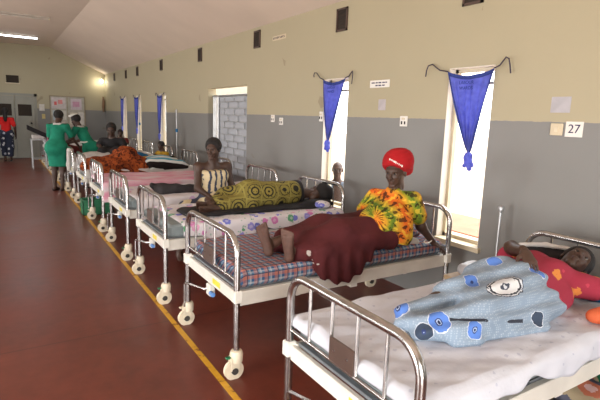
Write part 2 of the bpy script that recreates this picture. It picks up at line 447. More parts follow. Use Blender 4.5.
def tag(o, label, cat, group=None, kind=None):
    o['label'] = label; o['category'] = cat
    if group: o['group'] = group
    if kind: o['kind'] = kind
    return o
def thing(name, loc, label, cat, group=None, rz=0):
    o = bpy.data.objects.new(name, None); COL.objects.link(o); o.location = loc; o.rotation_euler = (0, 0, rz)
    return tag(o, label, cat, group)
def struct(o): o['kind'] = 'structure'; return o
def dup(root, loc, label):
    r = root.copy(); COL.objects.link(r); r.location = loc; r['label'] = label
    for ch in list(root.children):
        c = ch.copy(); COL.objects.link(c); c.parent = r
        for g_ in list(ch.children):
            d = g_.copy(); COL.objects.link(d); d.parent = c
    return r
def text_mesh(name, body, size, mat, parent, loc, rot, extrude=.0006):
    cu = bpy.data.curves.new(name, 'FONT'); cu.body = body; cu.size = size; cu.extrude = extrude
    cu.align_x = 'CENTER'; cu.align_y = 'CENTER'
    t = bpy.data.objects.new(name + '_src', cu); COL.objects.link(t)
    dg = bpy.context.evaluated_depsgraph_get(); me = bpy.data.meshes.new_from_object(t.evaluated_get(dg))
    bpy.data.objects.remove(t); me.materials.clear(); me.materials.append(mat)
    o = bpy.data.objects.new(name, me); COL.objects.link(o); o.parent = parent; o.location = loc; o.rotation_euler = rot
    return o

# ------------------------------------------------------------------ smooth-union solids (for bodies and cloth lumps)
def nv(a): a = np.array(a, float); return a / (np.linalg.norm(a) + 1e-9)
def wob(P, f, seed=0, n=5):
    rs = np.random.RandomState(seed); o = 0
    for i in range(n):
        d = nv(rs.randn(3)) * f * (1 + .7 * rs.rand()); o = o + np.sin(P[0] * d[0] + P[1] * d[1] + P[2] * d[2] + rs.rand() * 6.28 + 1.3 * np.sin(P[(i + 1) % 3] * f * .5))
    return o / n
class F:
    def __init__(s, h=.012, k=.03): s.h = h; s.k = k; s.P = []
    def cap(s, a, ra, b, rb, k=None, flat=None, op='u'):
        a = np.array(a, float); b = np.array(b, float); ab = b - a; L2 = max(ab @ ab, 1e-9)
        fn = None
        if flat is not None: fn = nv(flat[:3]); fs = flat[3]
        def f(X, Y, Z):
            px, py, pz = X - a[0], Y - a[1], Z - a[2]
            t = np.clip((px * ab[0] + py * ab[1] + pz * ab[2]) / L2, 0, 1)
            px = px - t * ab[0]; py = py - t * ab[1]; pz = pz - t * ab[2]
            if fn is not None:
                q = (px * fn[0] + py * fn[1] + pz * fn[2]) * (1 / fs - 1)
                px = px + q * fn[0]; py = py + q * fn[1]; pz = pz + q * fn[2]
            d = np.sqrt(px * px + py * py + pz * pz) - (ra + (rb - ra) * t)
            return d * (min(1, fs) if fn is not None and fs < 1 else 1)
        m = max(ra, rb) * (max(1, flat[3]) if flat is not None else 1)
        s.P.append((f, np.minimum(a, b) - m, np.maximum(a, b) + m, k if k is not None else s.k, op)); return s
    def chain(s, pts, rad, k=None, flat=None):
        for i in range(len(pts) - 1): s.cap(pts[i], rad[i], pts[i + 1], rad[i + 1], k, flat)
        return s
    def ell(s, c, r, ax=None, k=None, op='u'):
        c = np.array(c, float); r = np.array(r, float)
        A = np.eye(3) if ax is None else np.array([nv(q) for q in ax])
        def f(X, Y, Z):
            px, py, pz = X - c[0], Y - c[1], Z - c[2]
            q = [(px * A[i][0] + py * A[i][1] + pz * A[i][2]) for i in range(3)]
            k0 = np.sqrt(sum((q[i] / r[i]) ** 2 for i in range(3))); k1 = np.sqrt(sum((q[i] / r[i] ** 2) ** 2 for i in range(3)))
            return k0 * (k0 - 1) / np.maximum(k1, 1e-6)
        m = r.max(); s.P.append((f, c - m, c + m, k if k is not None else s.k, op)); return s
    def cut(s, p, n, k=.005):
        p = np.array(p, float); n = nv(n)
        s.P.append((lambda X, Y, Z: (X - p[0]) * n[0] + (Y - p[1]) * n[1] + (Z - p[2]) * n[2], None, None, k, 'c')); return s
    def mesh(s, disp=None):
        h = s.h
        U = [p for p in s.P if p[4] == 'u']
        lo = np.min([p[1] for p in U], 0) - 4 * h - .03; hi = np.max([p[2] for p in U], 0) + 4 * h + .03
        n = np.ceil((hi - lo) / h).astype(int) + 1
        ax = [lo[i] + h * np.arange(n[i]) for i in range(3)]
        D = np.full(n, 1.0)
        for f, a, b, k, op in s.P:
            if op == 'c' or a is None: sl = (slice(None),) * 3
            else:
                m = k + 4 * h + .02
                i0 = np.clip(((a - m - lo) / h).astype(int), 0, n - 1); i1 = np.clip(((b + m - lo) / h).astype(int) + 2, 1, n)
                sl = tuple(slice(i0[i], i1[i]) for i in range(3))
            X, Y, Z = np.meshgrid(ax[0][sl[0]], ax[1][sl[1]], ax[2][sl[2]], indexing='ij')
            d = f(X, Y, Z); o = D[sl]
            if op == 'u':
                w = np.clip(.5 + .5 * (o - d) / k, 0, 1); D[sl] = o * (1 - w) + d * w - k * w * (1 - w)
            elif op == 'c':
                w = np.clip(.5 - .5 * (o - d) / k, 0, 1); D[sl] = o * (1 - w) + d * w + k * w * (1 - w)
            elif op == 's':
                d = -d; w = np.clip(.5 - .5 * (o - d) / k, 0, 1); D[sl] = o * (1 - w) + d * w + k * w * (1 - w)
        if disp is not None:
            X, Y, Z = np.meshgrid(*ax, indexing='ij'); D = D + disp((X, Y, Z))
        for i in range(3):
            q = [slice(None)] * 3
            for e in (0, -1): q[i] = e; D[tuple(q)] = .5
        return nets(D, lo, h)
def nets(D, lo, h):
    S = D < 0
    c = [(i, j, k) for i in (0, 1) for j in (0, 1) for k in (0, 1)]
    n = np.array(D.shape) - 1
    def sub(A, o): return A[o[0]:o[0] + n[0], o[1]:o[1] + n[1], o[2]:o[2] + n[2]]
    cnt = sum(sub(S, o).astype(np.int8) for o in c)
    act = (cnt > 0) & (cnt < 8)
    idx = -np.ones(n, int); I = np.argwhere(act); idx[act] = np.arange(len(I))
    acc = np.zeros((len(I), 3)); num = np.zeros(len(I))
    for a in c:
        for ax_ in range(3):
            if a[ax_] == 0:
                b = list(a); b[ax_] = 1
                da = D[I[:, 0] + a[0], I[:, 1] + a[1], I[:, 2] + a[2]]; db = D[I[:, 0] + b[0], I[:, 1] + b[1], I[:, 2] + b[2]]
                x = (da < 0) != (db < 0); t = np.where(x, da / np.where(x, da - db, 1), 0)
                p = np.tile(np.array(a, float), (len(I), 1)); p[:, ax_] += t
                acc[x] += p[x]; num[x] += 1
    V = (I + acc / num[:, None]) * h + lo
    Q = []
    for ax_ in range(3):
        o1, o2 = [(1, 2), (2, 0), (0, 1)][ax_]
        s0 = [slice(1, -1)] * 3; s1 = [slice(1, -1)] * 3
        s0[ax_] = slice(0, -1); s1[ax_] = slice(1, None)
        A = S[tuple(s0)]; B = S[tuple(s1)]
        E = np.argwhere(A != B); a = A[A != B]
        off = np.ones(3, int); off[ax_] = 0; E = E + off
        def at(d1, d2):
            q = E.copy(); q[:, o1] += d1; q[:, o2] += d2; return idx[q[:, 0], q[:, 1], q[:, 2]]
        q = np.stack([at(-1, -1), at(0, -1), at(0, 0), at(-1, 0)], 1)
        q[~a] = q[~a][:, ::-1]
        Q.append(q)
    Q = np.concatenate(Q); Q = Q[(Q >= 0).all(1)]
    return V, Q
def field(name, f, mat, parent=None, disp=None, origin=None):
    V, Q = f.mesh(disp); return link(name, V, Q, mat, parent, True, origin)
def folds(amp, freq, seed=1, d=None):
    """shallow cloth folds; d = direction along which they alternate"""
    def g(P):
        if d is None: return amp * wob(P, freq, seed)
        t = P[0] * d[0] + P[1] * d[1] + P[2] * d[2]
        return amp * (.6 * np.sin(t * freq + 2.2 * wob(P, freq * .25, seed)) + .5 * wob(P, freq * .6, seed + 3))
    return g

# ------------------------------------------------------------------ people kit
def frame(f, u):
    f = nv(f); u = np.array(u, float); u = nv(u - f * (u @ f)); r = np.cross(f, u); return f, u, r   # r = right hand side
def head_field(c, f, u, s=1.0, h=.006):
    f, u, r = frame(f, u); c = np.array(c, float); ax = (r, f, u)
    def p(a, b, d): return c + (r * a + f * b + u * d) * s
    F_ = F(h, .02 * s)
    F_.ell(p(0, -.012, .032), np.array((.073, .092, .085)) * s, ax)
    F_.ell(p(0, .022, -.032), np.array((.056, .062, .074)) * s, ax, k=.03 * s)
    F_.ell(p(0, .062, -.092), np.array((.024, .020, .018)) * s, ax)
    F_.ell(p(0, .068, .030), np.array((.050, .018, .014)) * s, ax, k=.02 * s)          # brow
    for q in (-1, 1):
        F_.ell(p(q * .034, .062, -.020), np.array((.020, .018, .018)) * s, ax, k=.015 * s)  # cheek
        F_.ell(p(q * .076, -.008, .0), np.array((.009, .019, .031)) * s, ax, k=.006 * s)   # ear
        F_.ell(p(q * .031, .090, .010), np.array((.015, .011, .011)) * s, ax, k=.008 * s, op='s')
    F_.cap(p(0, .084, .014), .008 * s, p(0, .104, -.022), .012 * s, k=.010 * s)
    for q in (-1, 1): F_.ell(p(q * .013, .094, -.027), np.array((.010, .010, .009)) * s, ax, k=.006 * s)
    F_.ell(p(0, .083, -.050), np.array((.024, .014, .008)) * s, ax, k=.004 * s)
    F_.ell(p(0, .081, -.064), np.array((.021, .014, .009)) * s, ax, k=.004 * s)
    F_.cap(p(0, -.02, -.05), .052 * s, p(0, -.035, -.12), .050 * s, k=.03 * s)
    return F_
def eyes(c, f, u, s, parent):
    f, u, r = frame(f, u); c = np.array(c, float)
    for q in (-1, 1):
        e = c + (r * q * .031 + f * .074 + u * .010) * s
        mb = MB(); mb.lathe([(.0001, -.0105 * s)] + [(.0105 * s * sin(a), -.0105 * s * cos(a)) for a in np.linspace(.3, 2.75, 8)] + [(.0001, .0105 * s)], n=12)
        o = mb.build('eye', [M['eye'], M['iris']], parent, True)
        o.matrix_local = parent.matrix_basis.inverted() @ (Matrix.Translation(Vector(e)) @ Vector(f).to_track_quat('Z', 'Y').to_matrix().to_4x4())
        zs = [sum(o.data.vertices[i].co.z for i in p_.vertices) / len(p_.vertices) for p_ in o.data.polygons]
        o.data.polygons.foreach_set('material_index', [1 if z > .0045 * s else 0 for z in zs])
def hand_field(wrist, d, pn, th, curl=.5, s=1.0, h=.005, spread=1.0):
    """wrist, d = towards the fingers, pn = the way the palm faces, th = towards the thumb side"""
    d = nv(d); pn = nv(np.array(pn, float) - d * (np.array(pn) @ d)); t = np.cross(d, pn)
    if t @ np.array(th) < 0: t = -t
    w = np.array(wrist, float); F_ = F(h, .009 * s)
    F_.cap(w - d * .03 * s, .024 * s, w + d * .01 * s, .022 * s, k=.012, flat=(*pn, .75))
    offs = (.030, .010, -.010, -.028); lens = (.068, .076, .070, .055); rads = (.0085, .0088, .0083, .0075)
    for o, L, r in zip(offs, lens, rads):
        k0 = w + (d * .082 + t * o) * s
        F_.cap(w + (d * .012 + t * o * .5) * s, .017 * s, k0, .013 * s, k=.014 * s, flat=(*pn, .85))
        dirv = nv(d + t * o * 3.2 * spread); p = k0; ang = curl * .45
        for j, fr in enumerate((.45, .31, .24)):
            v = dirv * cos(ang) + pn * sin(ang); q = p + v * L * fr * s
            F_.cap(p, r * s * (1 - .08 * j), q, r * s * (1 - .08 * (j + 1)), k=.003 * s); p = q; ang += curl * .75
    p = w + (d * .022 + t * .022) * s; q = p + (nv(d * .6 + t * .75 + pn * .25)) * .038 * s
    F_.cap(p, .016 * s, q, .012 * s, k=.01 * s); q2 = q + nv(d * .85 + t * .35 + pn * (.2 + .3 * curl)) * .030 * s
    F_.cap(q, .0115 * s, q2, .010 * s, k=.004); F_.cap(q2, .010 * s, q2 + nv(d + pn * .4 * curl) * .024 * s, .0085 * s, k=.004)
    return F_
def foot_field(ankle, toe, sole, s=1.0, h=.006, inner=None):
    """ankle joint, toe = heel to toe direction, sole = the way the sole faces, inner = big toe side"""
    d = nv(toe); n = nv(np.array(sole, float) - d * (np.array(sole) @ d)); i = np.cross(d, n)
    if inner is not None and i @ np.array(inner) < 0: i = -i
    a = np.array(ankle, float); F_ = F(h, .015 * s)
    heel = a - d * .035 * s + n * .040 * s
    F_.cap(a - n * .06 * s, .036 * s, a, .036 * s, k=.02)
    F_.ell(heel, np.array((.030, .034, .030)) * s, (i, d, n), k=.02)
    ball = a + d * .125 * s + n * .052 * s
    F_.cap(a + n * .01 * s, .034 * s, ball - n * .012 * s, .020 * s, k=.02)
    F_.cap(heel, .028 * s, ball + i * .025 * s, .023 * s, k=.02); F_.cap(heel, .028 * s, ball - i * .029 * s, .019 * s, k=.02)
    for o, L, r in ((.034, .050, .0145), (.012, .046, .0100), (-.006, .041, .0095), (-.023, .035, .0092), (-.039, .027, .0090)):
        b = ball + i * o * s - n * .002 * s
        F_.cap(b, r * s, b + (d * L + n * .002) * s, r * s * .95, k=.004)
    return F_
def merge(parts, name, mat, parent=None, origin=None):
    V = []; Q = []; b = 0
    for v, q in parts: V.append(v); Q.append(q + b); b += len(v)
    return link(name, np.concatenate(V), np.concatenate(Q), mat, parent, True, origin)
def hair_cap(c, f, u, s, parent, name='hair', grow=.014, h=.007, mat=None, low=-.02):
    f, u, r = frame(f, u); c = np.array(c, float); o = parent.matrix_basis.translation
    def p(a, b, d): return c + (r * a + f * b + u * d) * s
    g = F(h, .01 * s)
    g.ell(p(0, -.022, .040), np.array((.074 + grow, .088 + grow, .082 + grow)) * s, (r, f, u))
    g.cut(p(0, .056, .045), f * .9 - u * .42, k=.01)
    g.cut(p(0, 0, low), -u + f * .55, k=.01)
    def dd(P): return .002 * wob(P, 260, 4)
    x = field(name, g, mat or M['hair'], parent, dd)
    x.matrix_local = Matrix.Translation(-Vector(o)); return x
def local(o, parent):
    """a mesh written in world coordinates becomes a child of parent without moving; its own origin is the parent's"""
    T = parent.matrix_basis.translation.copy(); o.data.transform(Matrix.Translation(-T)); o.parent = parent; o.matrix_local = Matrix.Identity(4)
    return o

# ------------------------------------------------------------------ the room
def slab_x(name, x0, x1, y0, y1, z0, z1, holes, mat):
    m = MB(); y = y0
    for (a, b, c, d) in sorted(holes):
        if a > y: m.box((x0, y, z0), (x1, a, z1))
        if c > z0: m.box((x0, a, z0), (x1, b, c))
        if d < z1: m.box((x0, a, d), (x1, b, z1))
        y = b
    if y < y1: m.box((x0, y, z0), (x1, y1, z1))
    return struct(m.build(name, mat))
WT = .16
RW = [(2.47, 2.93, .62, 2.12), (4.35, 4.82, .62, 2.12), (6.95, 8.62, 0, 2.14), (11.3, 11.85, .62, 2.12), (13.6, 14.15, .62, 2.12), (15.35, 15.9, .62, 2.12), (.5, .95, .62, 2.12), (-1.5, -1.05, .62, 2.12)]
wall_right = slab_x('wall_right', XR, XR + WT, YN - WT, YF + WT, -.02, 3.12, RW, M['wall'])
LWH = [(.3, 2.3, 0, 2.15), (4.35, 4.81, .62, 2.12), (6.67, 7.13, .62, 2.12), (8.97, 9.43, .62, 2.12), (11.37, 11.83, .62, 2.12), (13.77, 14.23, .62, 2.12)]
slab_x('wall_left', XL - WT, XL, YN - WT, YF + WT, -.02, 3.12, LWH, M['wall'])
m = MB(); m.box((XL, YF, -.02), (XR, YF + WT, 3.95)); struct(m.build('wall_far', M['wall']))
m = MB()
for a, b in (((XL, YN - WT, -.02), (-1.5, YN, 3.95)), ((.7, YN - WT, -.02), (XR, YN, 3.95)), ((-1.5, YN - WT, 2.2), (.7, YN, 3.95))): m.box(a, b)
struct(m.build('wall_near', M['wall']))
m = MB(); m.box((XL - WT, YN - WT, -.14), (XR + WT, YF + WT, 0)); struct(m.build('floor', M['floor']))
m = MB(); m.box((1.075, YN, 0), (1.115, 18.2, .0015)); struct(m.build('trim_1', M['yline']))
prof = [(XL - .02, 2.955), (-1.65, 3.745), (1.65, 3.745), (XR + .02, 2.955), (XR + WT + .2, 2.86), (XR + WT + .2, 3.0), (1.65, 3.88), (-1.65, 3.88), (XL - WT - .2, 3.0), (XL - WT - .2, 2.86)]
n_ = len(prof); v = [(x, YN - WT, z) for x, z in prof] + [(x, YF + WT, z) for x, z in prof]
f_ = [(0, 1, 8, 9) if False else (0, 1, 7, 8), (1, 2, 6, 7), (2, 3, 5, 6), (3, 4, 5), (0, 8, 9)]
f_ = [tuple(q) for q in f_] + [tuple(k + n_ for k in reversed(q)) for q in f_] + [(i, i + n_, (i + 1) % n_ + n_, (i + 1) % n_) for i in range(n_)]
struct(link('ceiling', v, f_, M['ceiling']))
m = MB(); m.box((XL, YF - .012, 0), (-.12, YF, .10)); m.box((1.22, YF - .012, 0), (XR, YF, .10)); struct(m.build('baseboard_far', M['maroon_cloth']))
for i, (a, b, c, d) in enumerate(RW):
    if c == 0: continue
    m = MB(); x = XR + .08
    m.box((x, a, c), (x + .04, a + .035, d)); m.box((x, b - .035, c), (x + .04, b, d)); m.box((x, a, d - .035), (x + .04, b, d)); m.box((x, a, c), (x + .04, b, c + .035))
    m.box((x + .03, a, c + 1.36), (x + .04, b, c + 1.38))
    w = struct(m.build('window_%d' % (i + 1), M['cream_paint']))
    g_ = MB(); g_.box((x + .018, a + .03, c + .03), (x + .022, b - .03, d - .03)); g_.build('glass_pane', M['glass'], w)
    r_ = MB(); r_.box((XR + .002, b - .006, c), (XR + WT, b + .002, d)); r_.box((XR + .002, a - .002, c), (XR + WT, a + .006, d)); r_.box((XR + .002, a, d - .006), (XR + WT, b, d + .002)); r_.build('window_reveal', M['reveal'], w)
    s_ = MB(); s_.box((XR - .035, a - .03, c - .035), (XR + WT + .03, b + .0, c + .004)); s_.build('window_sill', M['cream_paint'], w)
for i, (a, b, c, d) in enumerate(LWH):
    if c == 0: continue
    m = MB(); x = XL - .13
    m.box((x, a, c), (x + .04, a + .035, d)); m.box((x, b - .035, c), (x + .04, b, d)); m.box((x, a, d - .035), (x + .04, b, d)); m.box((x, a, c), (x + .04, b, c + .035))
    struct(m.build('window_%d' % (i + 20), M['cream_paint']))
# outside
m = MB(); m.box((-30, -30, -.4), (60, 50, -.15)); struct(m.build('ground', M['outside']))
m = MB(); m.box((6.4, -20, -.15), (7.7, 45, -.13)); struct(m.build('path', M['outred']))
m = MB(); m.box((XR + WT, YN - 1, 2.72), (XR + WT + .38, YF + 1, 2.78)); struct(m.build('sun_block_eave', M['cream_paint']))  # unseen eave added to keep the sun from reaching past the sills
m = MB(); m.box((4.9, 7.5, -.15), (5.1, 16.0, 2.9)); struct(m.build('wall_outside', M['outwall']))
# far double door
m = MB()
m.box((-.16, YF - .03, 0), (-.08, YF + .02, 2.16)); m.box((1.08, YF - .03, 0), (1.16, YF + .02, 2.16)); m.box((-.16, YF - .03, 2.08), (1.16, YF + .02, 2.16))
d1 = struct(m.build('door_1', M['door']))
for a, b in ((-.08, .50), (.50, 1.08)):
    m = MB(); y = YF - .02
    m.box((a + .01, y - .015, .02), (b - .01, y + .01, 2.07))
    for q in ((a + .01, a + .09), (b - .09, b - .01)): m.box((q[0], y - .03, .02), (q[1], y - .01, 2.07))
    for q in ((.02, .22), (.95, 1.12), (1.35, 1.42), (1.80, 2.07)): m.box((a + .09, y - .03, q[0]), (b - .09, y - .01, q[1]))
    lf = m.build('door_leaf', M['door'], d1)
    m = MB(); m.box((a + .09, y - .022, 1.42), (b - .09, y - .016, 1.80)); m.build('door_glass', M['vent_dark'], lf)
m = MB(); m.lathe([(.001, -.06), (.03, -.06), (.03, -.045), (.012, -.04), (.012, 0)], (.96, YF - .04, 1.18), 'y', 12); m.build('door_knob', M['black'], d1, True)
# gate doorway
g1 = struct(MB().box((XR + .115, 6.95, 0), (XR + .135, 7.0, 2.02)).box((XR + .115, 8.57, 0), (XR + .135, 8.62, 2.02)).build('door_2', M['silver']))
m = MB()
for y in (7.02, 8.36, 8.48, 8.56): m.tube([(XR + .10, y, .03), (XR + .10, y, 2.0)], .022, 8)
m.tube([(XR + .10, 7.0, 2.0), (XR + .10, 8.6, 2.0)], .022, 8); m.tube([(XR + .10, 7.0, .05), (XR + .10, 8.6, .05)], .022, 8)
z = .16; k = 0
while z < 1.95:
    m.box((XR + .095, 7.0, z), (XR + .107, 8.4, z + .018))
    y = 7.08 + (k % 2) * .16
    while y < 8.3: m.box((XR + .096, y, z), (XR + .106, y + .010, z + .115)); y += .42
    z += .115; k += 1
m.build('gate_grille', M['silver'], g1, True)
m = MB(); m.box((XR + .125, 7.0, .02), (XR + .132, 8.42, 1.98)); m.build('gate_sheet', M['gate_sheet'], g1)

# ------------------------------------------------------------------ vents, switches, signs, lamps
def wall_vent(y, z, label, sy=.20, sz=.25):
    t = thing('wall_vent', (XR, y, z), label, 'vent', 'air vents along the right wall')
    m = MB(); a = .02
    m.box((-.018, -sy / 2, -sz / 2), (0, -sy / 2 + a, sz / 2)); m.box((-.018, sy / 2 - a, -sz / 2), (0, sy / 2, sz / 2)); m.box((-.018, -sy / 2, sz / 2 - a), (0, sy / 2, sz / 2)); m.box((-.018, -sy / 2, -sz / 2), (0, sy / 2, -sz / 2 + a))
    m.build('vent_frame', M['brown_plate'], t)
    m = MB(); m.box((-.006, -sy / 2 + a, -sz / 2 + a), (-.001, sy / 2 - a, sz / 2 - a))
    for k in range(7): m.box((-.014, -sy / 2 + a, -sz / 2 + a + .03 * k), (-.006, sy / 2 - a, -sz / 2 + a + .03 * k + .008))
    m.build('vent_louvre', M['vent_dark'], t)
for (y, z), lb in zip(((2.74, 2.74), (4.52, 2.76), (6.62, 2.79), (9.02, 2.78), (11.6, 2.78), (13.9, 2.78), (15.3, 2.78), (17.0, 2.78)),
    ('dark wall vent above the large blue curtain, cut by the top edge', 'dark square vent high above the second blue curtain', 'dark wall vent above and right of the gate doorway', 'dark wall vent above and left of the gate doorway',
     'small dark vent above the third narrow window', 'small dark vent above the fourth narrow window', 'small dark vent above the fifth narrow window', 'farthest small dark vent beside the glowing bulb')):
    wall_vent(y, z, lb)
t = thing('wall_vent', (.49, YF, 2.62), 'wide dark vent with cream sill above the far double door', 'vent')
m = MB(); m.box((-.21, -.03, -.16), (.21, 0, -.13)); m.build('vent_sill', M['cream_paint'], t)
m = MB(); m.box((-.18, -.012, -.13), (.18, 0, .11)); [m.box((-.18, -.018, -.12 + .035 * k), (.18, -.008, -.11 + .035 * k)) for k in range(7)]; m.build('vent_louvre', M['vent_dark'], t)

def on_wall(name, y0, y1, z0, z1, mat, d=.008, x=XR):
    m = MB(); m.box((-d, -(y1 - y0) / 2, -(z1 - z0) / 2), (0, (y1 - y0) / 2, (z1 - z0) / 2), bev=d * .3)
    o = m.build(name, mat); o.location = (x, (y0 + y1) / 2, (z0 + z1) / 2); return o
RT = (R(90), 0, R(-90))
o = tag(on_wall('number_sign', 1.735, 1.855, 1.585, 1.69, M['paper'], .003), 'white paper bed number sign reading 27 on the grey wall', 'sign')
text_mesh('number', '27', .085, M['ink'], o, (-.0045, 0, 0), RT)
o = tag(on_wall('light_switch', 1.87, 1.96, 1.59, 1.675, M['cream_paint'], .012), 'cream switch plate beside the paper sign 27', 'switch')
m = MB(); m.box((-.018, -.012, -.016), (-.012, .012, .016)); m.build('rocker', M['cream_plastic'], o)
tag(on_wall('paper_patch', 1.84, 1.98, 1.75, 1.86, solid('faded lilac paper', (.42, .41, .44), .8), .002), 'faded lilac paper patch above the switch and sign 27', 'paper')
o = tag(on_wall('wall_notice', 3.68, 3.98, 1.99, 2.065, M['paper'], .002), 'white paper notice with two lines of small print between the curtains', 'sign')
for z in (.012, -.016):
    for y_, w_ in ((.10, .05), (.045, .035), (-.005, .045), (-.06, .04), (-.10, .025)):
        if z < 0 and abs(y_) > .07: continue
        mk = MB(); mk.box((-.0032, y_ - w_ / 2, z - .006), (-.002, y_ + w_ / 2, z + .006)); mk.build('print_mark', M['ink'], o)
def socket(y, z, lb, h=.10, w=.10):
    o = tag(on_wall('wall_socket', y - w / 2, y + w / 2, z - h / 2, z + h / 2, M['paper'], .012), lb, 'socket')
    for q in (-.03, .012): m = MB(); m.box((-.014, q, -.03), (-.012, q + .018, .0)); m.build('socket_hole', M['black'], o)
    m = MB(); m.box((-.018, -.02, .015), (-.012, .02, .035)); m.build('rocker', M['cream_plastic'], o)
socket(3.44, 1.655, 'small white wall socket below the paper notice'); socket(4.86, 1.68, 'white wall socket at the left side of the second curtain', .12, .07)
socket(6.08, 1.635, 'left of two white sockets between gate and second curtain'); socket(5.84, 1.60, 'right of two white sockets between gate and second curtain')
tag(on_wall('paper_patch', 3.72, 3.83, 1.76, 1.87, solid('pale lilac patch', (.45, .42, .44), .8), .002), 'pale round-cornered paper patch under the wall notice', 'paper')
o = tag(on_wall('scribbled_note', 5.78, 6.15, 2.71, 2.77, M['cream_paint'], .0015), 'dark handwriting high on the cream wall beside a vent', 'writing')
for k in range(9):
    mk = MB(); mk.tube([(-.003, .16 - .036 * k, -.015 + .012 * (k % 3)), (-.003, .15 - .036 * k, .015), (-.003, .135 - .036 * k, -.012)], .003, 5); mk.build('pen_stroke', M['ink'], o)

# notice board
t = thing('notice_board', (2.10, YF, 1.60), 'pale notice board with charts pinned on the far wall', 'notice board')
m = MB(); m.box((-.54, -.03, -.52), (.54, 0, .52)); m.build('board_back', solid('board felt', (.42, .40, .34)), t)
m = MB()
for a, b in (((-.56, -.04, -.54), (.56, 0, -.51)), ((-.56, -.04, .51), (.56, 0, .54)), ((-.56, -.04, -.54), (-.53, 0, .54)), ((.53, -.04, -.54), (.56, 0, .54)), ((-.02, -.035, -.52), (0, 0, .52))): m.box(a, b)
m.build('board_frame', solid('grey brown wood', (.30, .25, .18)), t)
def sheetp(x0, x1, z0, z1, col):
    m = MB(); m.box((x0, -.036, z0), (x1, -.031, z1)); return m.build('pinned_paper', solid('pinned paper', col, .8), t)
for q in ((-.50, -.06, .10, .48, (.55, .50, .50)), (-.48, -.28, -.30, .04, (.42, .50, .56)), (-.25, -.06, -.28, .04, (.60, .58, .52)), (.10, .45, .08, .46, (.58, .50, .55)), (.06, .30, -.42, -.02, (.62, .60, .50)), (.33, .50, -.44, .0, (.60, .58, .55)), (-.46, -.1, -.5, -.34, (.5, .46, .42))): sheetp(*q)
for q in ((-.42, -.34, .22, .34, (.60, .12, .12)), (-.30, -.16, .26, .40, (.62, .25, .25)), (.16, .38, .18, .36, (.55, .30, .42)), (.10, .26, -.34, -.12, (.25, .30, .08)), (.13, .22, -.28, -.18, (.70, .55, .05))):
    m = MB(); m.box((q[0], -.039, q[2]), (q[1], -.035, q[3])); m.build('printed_chart', solid('chart print', q[4], .8), t)
for x, z, w, h, c, lb in ((1.30, 1.72, .16, .22, (.62, .60, .56), 'white paper pinned beside the far door frame'), (1.34, 1.42, .10, .16, (.60, .50, .22), 'small yellowish card below the paper by the far door')):
    m = MB(); m.box((-w / 2, -.003, -h / 2), (w / 2, 0, h / 2)); o = m.build('pinned_notice', solid('notice paper', c, .8)); o.location = (x, YF, z); tag(o, lb, 'paper')
m = MB(); m.tube([(0, 0, .26), (.005, 0, .1), (-.005, 0, -.1), (0, 0, -.28)], [.02, .045, .05, .03], 10)
o = m.build('hanging_bag', solid('brown cloth bag', (.20, .12, .07)), smooth=True); o.location = (3.27, YF - .06, 1.92); tag(o, 'narrow brown bag hanging in the far right corner', 'bag')

def tube_light(x, y, z, lit, lb):
    t = thing('fluorescent_light', (x, y, z), lb, 'light', 'fluorescent ceiling lights')
    m = MB(); m.box((-.61, -.035, -.035), (.61, .035, 0), bev=.005); m.build('light_housing', M['tube_off'], t)
    m = MB(); m.tube([(-.58, 0, -.058), (.58, 0, -.058)], .017, 10); m.build('light_tube', M['tube_on'] if lit else M['tube_off'], t, True)
    m = MB(); [m.box((q * .60 - .015, -.02, -.075), (q * .60 + .015, .02, -.03)) for q in (-1, 1)]; m.build('tube_socket', M['cream_plastic'], t)
tube_light(.54, 16.38, 3.745, True, 'lit fluorescent tube on the flat ceiling near the far wall')
tube_light(.54, 12.8, 3.745, False, 'unlit fluorescent tube on the ceiling near the top left corner')
area('tube_glow', (.54, 16.38, 3.64), (.54, 16.38, 0), 1.1, .08, 22, (.86, .94, 1))
t = thing('wall_lamp', (3.27, 18.6, 2.77), 'glowing bare bulb lamp high in the far corner', 'light')
m = MB(); m.lathe([(.05, 0), (.05, .02), (.022, .03), (.022, .06)], (.09, 0, 0), 'z', 16); m.build('lamp_holder', M['cream_plastic'], t, True)
m = MB(); m.lathe([(.001, -.10), (.03, -.09), (.045, -.06), (.035, -.03), (.02, 0)], (0.09, 0, 0), 'z', 16); m.build('lamp_bulb', M['bulb_on'], t, True)
for c in t.children: c.location.x = -.12
pl = bpy.data.lights.new('bulb_light', 'POINT'); pl.energy = 5; pl.color = (1, .9, .7); pl.shadow_soft_size = .04
po = bpy.data.objects.new('bulb_light', pl); COL.objects.link(po); po.location = (3.10, 18.45, 2.66)

